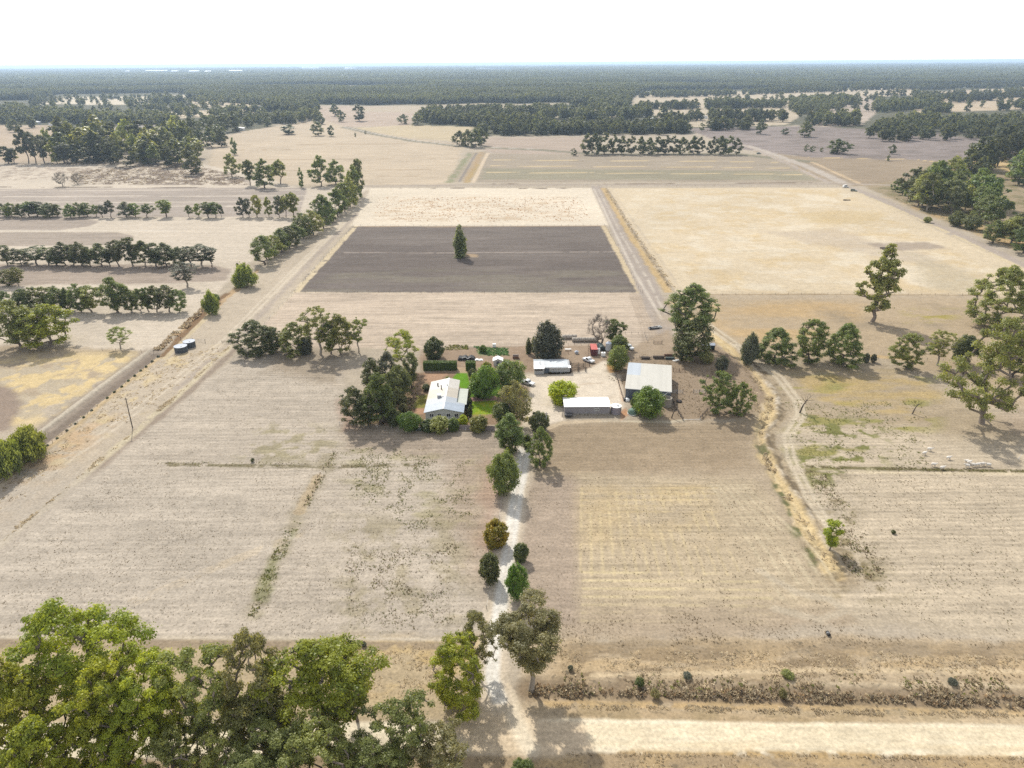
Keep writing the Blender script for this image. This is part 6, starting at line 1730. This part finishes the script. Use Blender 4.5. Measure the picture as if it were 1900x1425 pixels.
TUFT, _nt, _N, _L = new_mat('tuft')
_o = _N.new('ShaderNodeOutputMaterial'); _d = _N.new('ShaderNodeBsdfDiffuse'); _t = _N.new('ShaderNodeBsdfTranslucent'); _m = _N.new('ShaderNodeMixShader'); _a = _N.new('ShaderNodeAttribute')
_a.attribute_name = 'Cd'; _m.inputs[0].default_value = .55
_u = _N.new('ShaderNodeCombineXYZ'); _u.inputs[2].default_value = 1.0; _L.new(_u.outputs[0], _d.inputs['Normal'])
_L.new(_a.outputs['Color'], _d.inputs[0]); _L.new(_a.outputs['Color'], _t.inputs[0]); _L.new(_d.outputs[0], _m.inputs[1]); _L.new(_t.outputs[0], _m.inputs[2]); _L.new(_m.outputs[0], _o.inputs[0])
DRY = [AL(218, 200, 166), AL(206, 188, 154), AL(192, 174, 144), AL(224, 208, 178), AL(180, 164, 140)]
BRN = [AL(150, 128, 104), AL(168, 142, 112), AL(132, 114, 96), AL(186, 158, 122), AL(146, 136, 122)]
GRN = [AL(116, 124, 62), AL(138, 142, 78), AL(100, 108, 60), AL(164, 160, 104), AL(150, 140, 100)]
GRY = [AL(170, 154, 128), AL(152, 136, 110), AL(182, 166, 140), AL(132, 116, 92), AL(160, 142, 116), AL(112, 98, 72)]
tufts('dry_grass', 'dry straw-coloured grass tussocks of verges and drains', [
    ([(1040, 1206), (1900, 1214), (2000, 1250), (1040, 1250)], 1500, .18, .42, DRY, .46),
    ([(1040, 1250), (2000, 1250), (2000, 1300), (1000, 1285)], 1300, .2, .40, DRY + GRY + GRN[:2], .5),
    ([(1000, 1304), (1900, 1322), (2000, 1336), (1050, 1316)], 1100, .2, .3, DRY, .46),
    ([(1050, 1396), (1900, 1404), (2000, 1412), (1050, 1404)], 450, .2, .28, DRY, .4),
    ([(880, 1404), (2000, 1412), (2000, 1440), (880, 1440)], 600, .15, .3, DRY, .46),
    ([(560, 1200), (900, 1200), (870, 1300), (640, 1300)], 900, .18, .36, DRY, .5),
    ([(290, 660), (430, 640), (330, 720), (160, 830), (0, 960), (-60, 950), (0, 890)], 1100, .25, .5, DRY, .54),
    ([(430, 642), (330, 735), (245, 808), (0, 1012), (0, 1005), (240, 804), (326, 730), (424, 642)], 500, .25, .4, DRY, .45),
    ([(1255, 590), (1345, 640), (1440, 735), (1430, 800), (1455, 890), (1560, 1060), (1530, 1060), (1400, 830), (1380, 690), (1300, 620)], 900, .16, .45, DRY + GRY[:3], .52),
    ([(1119, 350), (1245, 540), (1255, 535), (1126, 350)], 500, .4, .7, DRY, .4),
    ([(1640, 360), (1900, 470), (2000, 500), (1900, 440), (1720, 385)], 700, .4, .8, DRY + GRN, .5),
], 21, 'grass')
tufts('reeds', 'brown dead reeds filling the roadside ditch', [
    ([(980, 1268), (1150, 1274), (1500, 1281), (1900, 1291), (2600, 1302), (2600, 1324), (1900, 1314), (1500, 1305), (1150, 1298), (975, 1292)], 2300, .45, .38, BRN[3:] + GRY[:3] + DRY[:4] + BRN[:1], .44),
    ([(405, 555), (300, 650), (285, 648), (392, 552)], 600, .6, .7, BRN + DRY, .46),
    ], 22, 'reeds')
tufts('weeds', 'scattered green weeds and dead stalks over the paddocks', [
    ([(250, 820), (450, 650), (640, 665), (640, 790), (930, 806), (905, 1130), (880, 1182), (0, 1180), (0, 1040)], 6000, .12, .15, GRY, .47),
    ([(0, 1030), (250, 822), (900, 860), (880, 1180), (0, 1180)], 6000, .14, .12, GRY, None),
    ([(620, 830), (880, 850), (880, 960), (760, 1000), (640, 900)], 2000, .22, .24, GRN, .53),
    ([(620, 1010), (850, 1010), (840, 1175), (640, 1170)], 1700, .18, .22, GRN + GRY, .5),
    ([(548, 965), (520, 990), (480, 1080), (456, 1145), (478, 1145), (512, 1080), (540, 1000), (560, 970)], 380, .22, .28, GRN, .48),
    ([(618, 835), (590, 880), (560, 940), (575, 940), (606, 880), (630, 838)], 160, .35, .3, GRN + GRY, .4),
    ([(280, 857), (780, 858), (780, 868), (280, 866)], 330, .2, .25, GRN + GRY, .42),
    ([(980, 1130), (1560, 1150), (1900, 1190), (1900, 1205), (1000, 1200)], 1200, .15, .2, GRY, .46),
    ([(980, 880), (1420, 880), (1560, 1140), (980, 1140)], 2200, .14, .16, GRY, .47),
    ([(1520, 1000), (1460, 850), (1900, 880), (1900, 1190), (1600, 1150)], 2600, .14, .18, GRY + GRN[:1], .47),
    ([(1480, 860), (1540, 870), (1610, 1000), (1660, 1080), (1560, 1070), (1530, 960)], 1100, .2, .26, GRN + GRY, .5),
    ([(1440, 740), (1720, 740), (1720, 860), (1500, 880), (1460, 840)], 1500, .18, .3, GRN, .54),
    ([(1500, 862), (1640, 866), (1900, 872), (1900, 878), (1640, 873), (1500, 870)], 420, .2, .28, GRN + GRY, .42),
    ([(880, 643), (945, 645), (945, 660), (885, 658)], 500, .5, .5, [AL(120, 150, 96), AL(96, 130, 76)], .3),
    ([(825, 640), (870, 640), (870, 650), (825, 650)], 160, .4, .5, GRN, .4),
    ([(130, 318), (330, 300), (460, 330), (460, 343), (130, 342)], 2200, .7, 1.0, GRY, .5),
    ([(700, 365), (1080, 365), (1100, 412), (690, 412)], 1500, .4, .6, [AL(196, 150, 104), AL(176, 134, 96)], .5),
    ([(1100, 640), (1400, 690), (1390, 775), (1240, 780), (1165, 745), (1130, 690)], 1400, .25, .3, GRY, .46),
    ([(720, 700), (780, 690), (770, 790), (690, 790)], 900, .5, .5, GRN + GRY, .4),
    ([(870, 700), (876, 770), (868, 785), (862, 770)], 250, .6, .4, [AL(60, 74, 40), AL(90, 80, 60)], None),
    ([(1020, 690), (1058, 689), (1058, 693), (1018, 695)], 260, .7, .4, [AL(130, 110, 50), AL(96, 90, 44), AL(110, 70, 40)], None),
], 23, 'weeds')

# ------------------------------------------------------------------ woodland too dense to count
tcol = bpy.data.collections.new('woodland_sources')
ccol = bpy.data.collections.new('canopy_sources')
for c_, nm in ((tcol, 'wood'), (ccol, 'canopy')):
    for i in range(4 if nm == 'wood' else 3):
        T = TPL['%s%d' % (nm, i)]; sc_ = np.array([14, 14, 17.0]) if nm == 'wood' else np.ones(3)
        lv, lf, lt = T['lv'] * sc_, T['lf'], T['lt']
        if nm == 'wood':
            v = np.concatenate([lv, T['tv'] * sc_]); f = np.concatenate([lf, T['tf'] + len(lv)])
            t_ = np.concatenate([lt, np.full(len(T['tv']), .5)])
            me = np_mesh(nm, v, f); me.materials.append(LM['far']); me.materials.append(BARK['mid'])
            me.polygons.foreach_set('material_index', np.concatenate([np.zeros(len(lf), np.int32), np.ones(len(T['tf']), np.int32)]))
        else:
            me = np_mesh(nm, lv, lf); t_ = lt; me.materials.append(LM['far'])
        flt_attr(me, 'tint', t_)
        c_.objects.link(bpy.data.objects.new('%s_source' % nm, me))


def gn_scatter(name, P, scl, src, label, cat):
    me = bpy.data.meshes.new(name); n = len(P)
    me.vertices.add(n); me.vertices.foreach_set('co', np.asarray(P, np.float32).ravel())
    flt_attr(me, 'scl', scl); flt_attr(me, 'rot', np.random.RandomState(n).random(n) * 6.283)
    me.update()
    ng = bpy.data.node_groups.new(name, 'GeometryNodeTree')
    ng.interface.new_socket('Geometry', in_out='INPUT', socket_type='NodeSocketGeometry')
    ng.interface.new_socket('Geometry', in_out='OUTPUT', socket_type='NodeSocketGeometry')
    N = ng.nodes; L = ng.links
    gi = N.new('NodeGroupInput'); go = N.new('NodeGroupOutput'); ip = N.new('GeometryNodeInstanceOnPoints'); ci = N.new('GeometryNodeCollectionInfo')
    ci.inputs['Collection'].default_value = src; ci.inputs['Separate Children'].default_value = True; ci.inputs['Reset Children'].default_value = True
    ip.inputs['Pick Instance'].default_value = True
    a = N.new('GeometryNodeInputNamedAttribute'); a.data_type = 'FLOAT'; a.inputs[0].default_value = 'scl'
    r = N.new('GeometryNodeInputNamedAttribute'); r.data_type = 'FLOAT'; r.inputs[0].default_value = 'rot'
    cx = N.new('ShaderNodeCombineXYZ')
    L.new(gi.outputs[0], ip.inputs['Points']); L.new(ci.outputs[0], ip.inputs['Instance']); L.new(a.outputs[0], ip.inputs['Scale'])
    L.new(r.outputs[0], cx.inputs['Z']); L.new(cx.outputs[0], ip.inputs['Rotation']); L.new(ip.outputs[0], go.inputs[0])
    o = link(name, me); o.modifiers.new('scatter', 'NODES').node_group = ng
    o['kind'] = 'stuff'; o['label'] = label; o['category'] = cat
    return o


CLEAR = [pts([(a - 4, b - .6), (c + 4, b - .6), (c + 6, b + 4.0), (a - 6, b + 4.0)]) for a, c, b in ((270, 310, 133), (318, 330, 134), (350, 368, 134), (380, 392, 134.5), (560, 590, 126.5), (640, 690, 128.5), (232, 240, 134), (425, 450, 133), (884, 948, 128.6))]


def sow(poly, per_ha, seed, thin=None, sc=120):
    P = pts(poly); lo = P.min(0); hi = P.max(0); area = (hi - lo).prod(); rs = np.random.RandomState(seed)
    n = int(area / 1e4 * per_ha); x = rs.uniform(lo[0], hi[0], n); y = rs.uniform(lo[1], hi[1], n)
    ok = (sdist(P, x, y) > 0) & (np.abs(x) < .86 * y + 120)
    if thin: ok &= fbm(x / sc, y / sc, seed, 4 if sc > 200 else 3) > thin
    if y.max() > 4000:
        for Q in CLEAR: ok &= ~(sdist(Q, x, y) > 0)
    return np.stack([x[ok], y[ok], np.full(ok.sum(), -.3)], 1)


def sown(zones, seed0, sc=120):
    return np.concatenate([sow(z[0], z[1], seed0 + k, z[2] if len(z) > 2 else None, sc) for k, z in enumerate(zones)])


def emit(name, Pt, src, label, cat, smin=.75, smax=1.25, seed=9):
    rs = np.random.RandomState(seed)
    big = .8 + .5 * fbm(Pt[:, 0] / 160, Pt[:, 1] / 160, seed, 3)
    return gn_scatter(name, Pt, big * rs.uniform(smin, smax, len(Pt)), src, label, cat)


left = sown([
    ([(-200, 214), (60, 216), (150, 222), (245, 226), (330, 228), (330, 235), (200, 233), (100, 228), (-200, 236)], 60),
    ([(-200, 200), (40, 204), (60, 214), (-200, 214)], 55),
    ([(250, 228), (340, 226), (480, 219), (590, 211), (590, 221), (520, 236), (470, 240), (400, 236), (335, 244), (300, 235)], 30, .42),
    ([(270, 205), (340, 203), (345, 206), (270, 209)], 30),
    ([(285, 193), (345, 191), (345, 193), (285, 195)], 60),
    ([(395, 214), (480, 208), (482, 210), (395, 217)], 60),
    ([(480, 199), (590, 196), (590, 206), (490, 212)], 40, .35),
    ([(60, 184), (600, 180), (600, 235), (330, 240), (60, 205)], 3.0, .35), ([(0, 233), (110, 232), (240, 240), (120, 250), (0, 248)], 6, .4),
], 500)
emit('woodland_left', left, tcol, 'broken woodland around the pale clearings on the far left', 'woodland')
mid = sown([
    ([(778, 224), (800, 210), (1175, 206), (1275, 226), (1275, 247), (895, 250), (885, 236)], 42, .36),
    ([(890, 246), (1278, 243), (1280, 250), (890, 252)], 60),
    ([(778, 224), (870, 224), (890, 232), (800, 231)], 40),
], 520)
emit('woodland_centre', mid, tcol, 'wooded block behind the back shelter row in the centre', 'woodland')
right = sown([
    ([(1182, 201), (1294, 200), (1296, 203.5), (1180, 204)], 60), ([(1306, 199), (1455, 196), (1456, 200.5), (1312, 203)], 60),
    ([(1225, 222), (1310, 222), (1455, 222), (1455, 226.5), (1320, 226), (1235, 225)], 55), ([(1312, 238), (1388, 238), (1385, 243.5), (1315, 243)], 60),
    ([(1465, 190), (1500, 186), (1565, 186), (1590, 192), (1560, 204), (1530, 212), (1468, 212)], 38, .3), ([(1500, 226), (1590, 225), (1588, 236), (1500, 233)], 50),
    ([(1622, 196), (1690, 192), (1740, 190), (1740, 196), (1690, 206), (1625, 208)], 55), ([(1700, 212), (1760, 204), (1764, 210), (1710, 217)], 45),
    ([(1765, 188), (1840, 184), (1842, 187), (1768, 191)], 40), ([(1830, 200), (1900, 196), (2000, 196), (2000, 206), (1840, 206)], 26, .45), ([(1860, 175), (2000, 170), (2000, 176), (1870, 181)], 30),
    ([(1610, 246), (1640, 236), (1700, 230), (1800, 228), (2050, 228), (2050, 275), (1900, 268), (1800, 262), (1610, 263)], 36, .3),
    ([(1840, 284), (2050, 276), (2050, 300), (1900, 300)], 30),
    ([(1165, 180), (1500, 168), (1690, 164), (1900, 160), (1900, 164), (1690, 168), (1500, 172), (1180, 185)], 30, .5),
    ([(1290, 190), (1900, 166), (2000, 200), (1600, 215), (1460, 230), (1290, 232)], 1.6, .3), ([(1690, 178), (2000, 172), (2000, 182), (1700, 190)], 10, .4),
], 540)
emit('woodland_right', right, tcol, 'belts and blocks of gums around the right-hand far paddocks', 'woodland')
forest = sown([
    ([(-600, 153), (2500, 138), (2500, 152), (1900, 157), (1690, 161), (1500, 164), (1200, 169), (1170, 182), (1165, 208), (800, 208), (783, 197), (590, 193), (500, 196), (350, 186), (348, 176), (330, 172), (110, 175), (50, 186), (-200, 188), (-600, 190)], 95, .37),
], 560, 900.0)
emit('distant_forest', forest, tcol, 'continuous dark forest stretching to the horizon', 'forest')
can = sown([([(-300, 132), (2200, 116.5), (2200, 146), (-300, 153)], 7.5, .36)], 580, 1500.0)
emit('horizon_forest', can, ccol, 'hazy blue forest canopy near the horizon', 'forest', .8, 1.3)

# ------------------------------------------------------------------ air
HZ = MB().box(-70000, 70000, -3200, 95000, -3.0, 106.0).build('haze', None)
HZ['kind'] = 'stuff'
hm, nt, N, L = new_mat('haze'); o_ = N.new('ShaderNodeOutputMaterial'); pv = N.new('ShaderNodeVolumePrincipled')
pv.inputs['Color'].default_value = (0.56, 0.74, 0.98, 1); pv.inputs['Density'].default_value = 6.5e-5; pv.inputs['Anisotropy'].default_value = 0.35
L.new(pv.outputs[0], o_.inputs['Volume']); HZ.data.materials.append(hm)
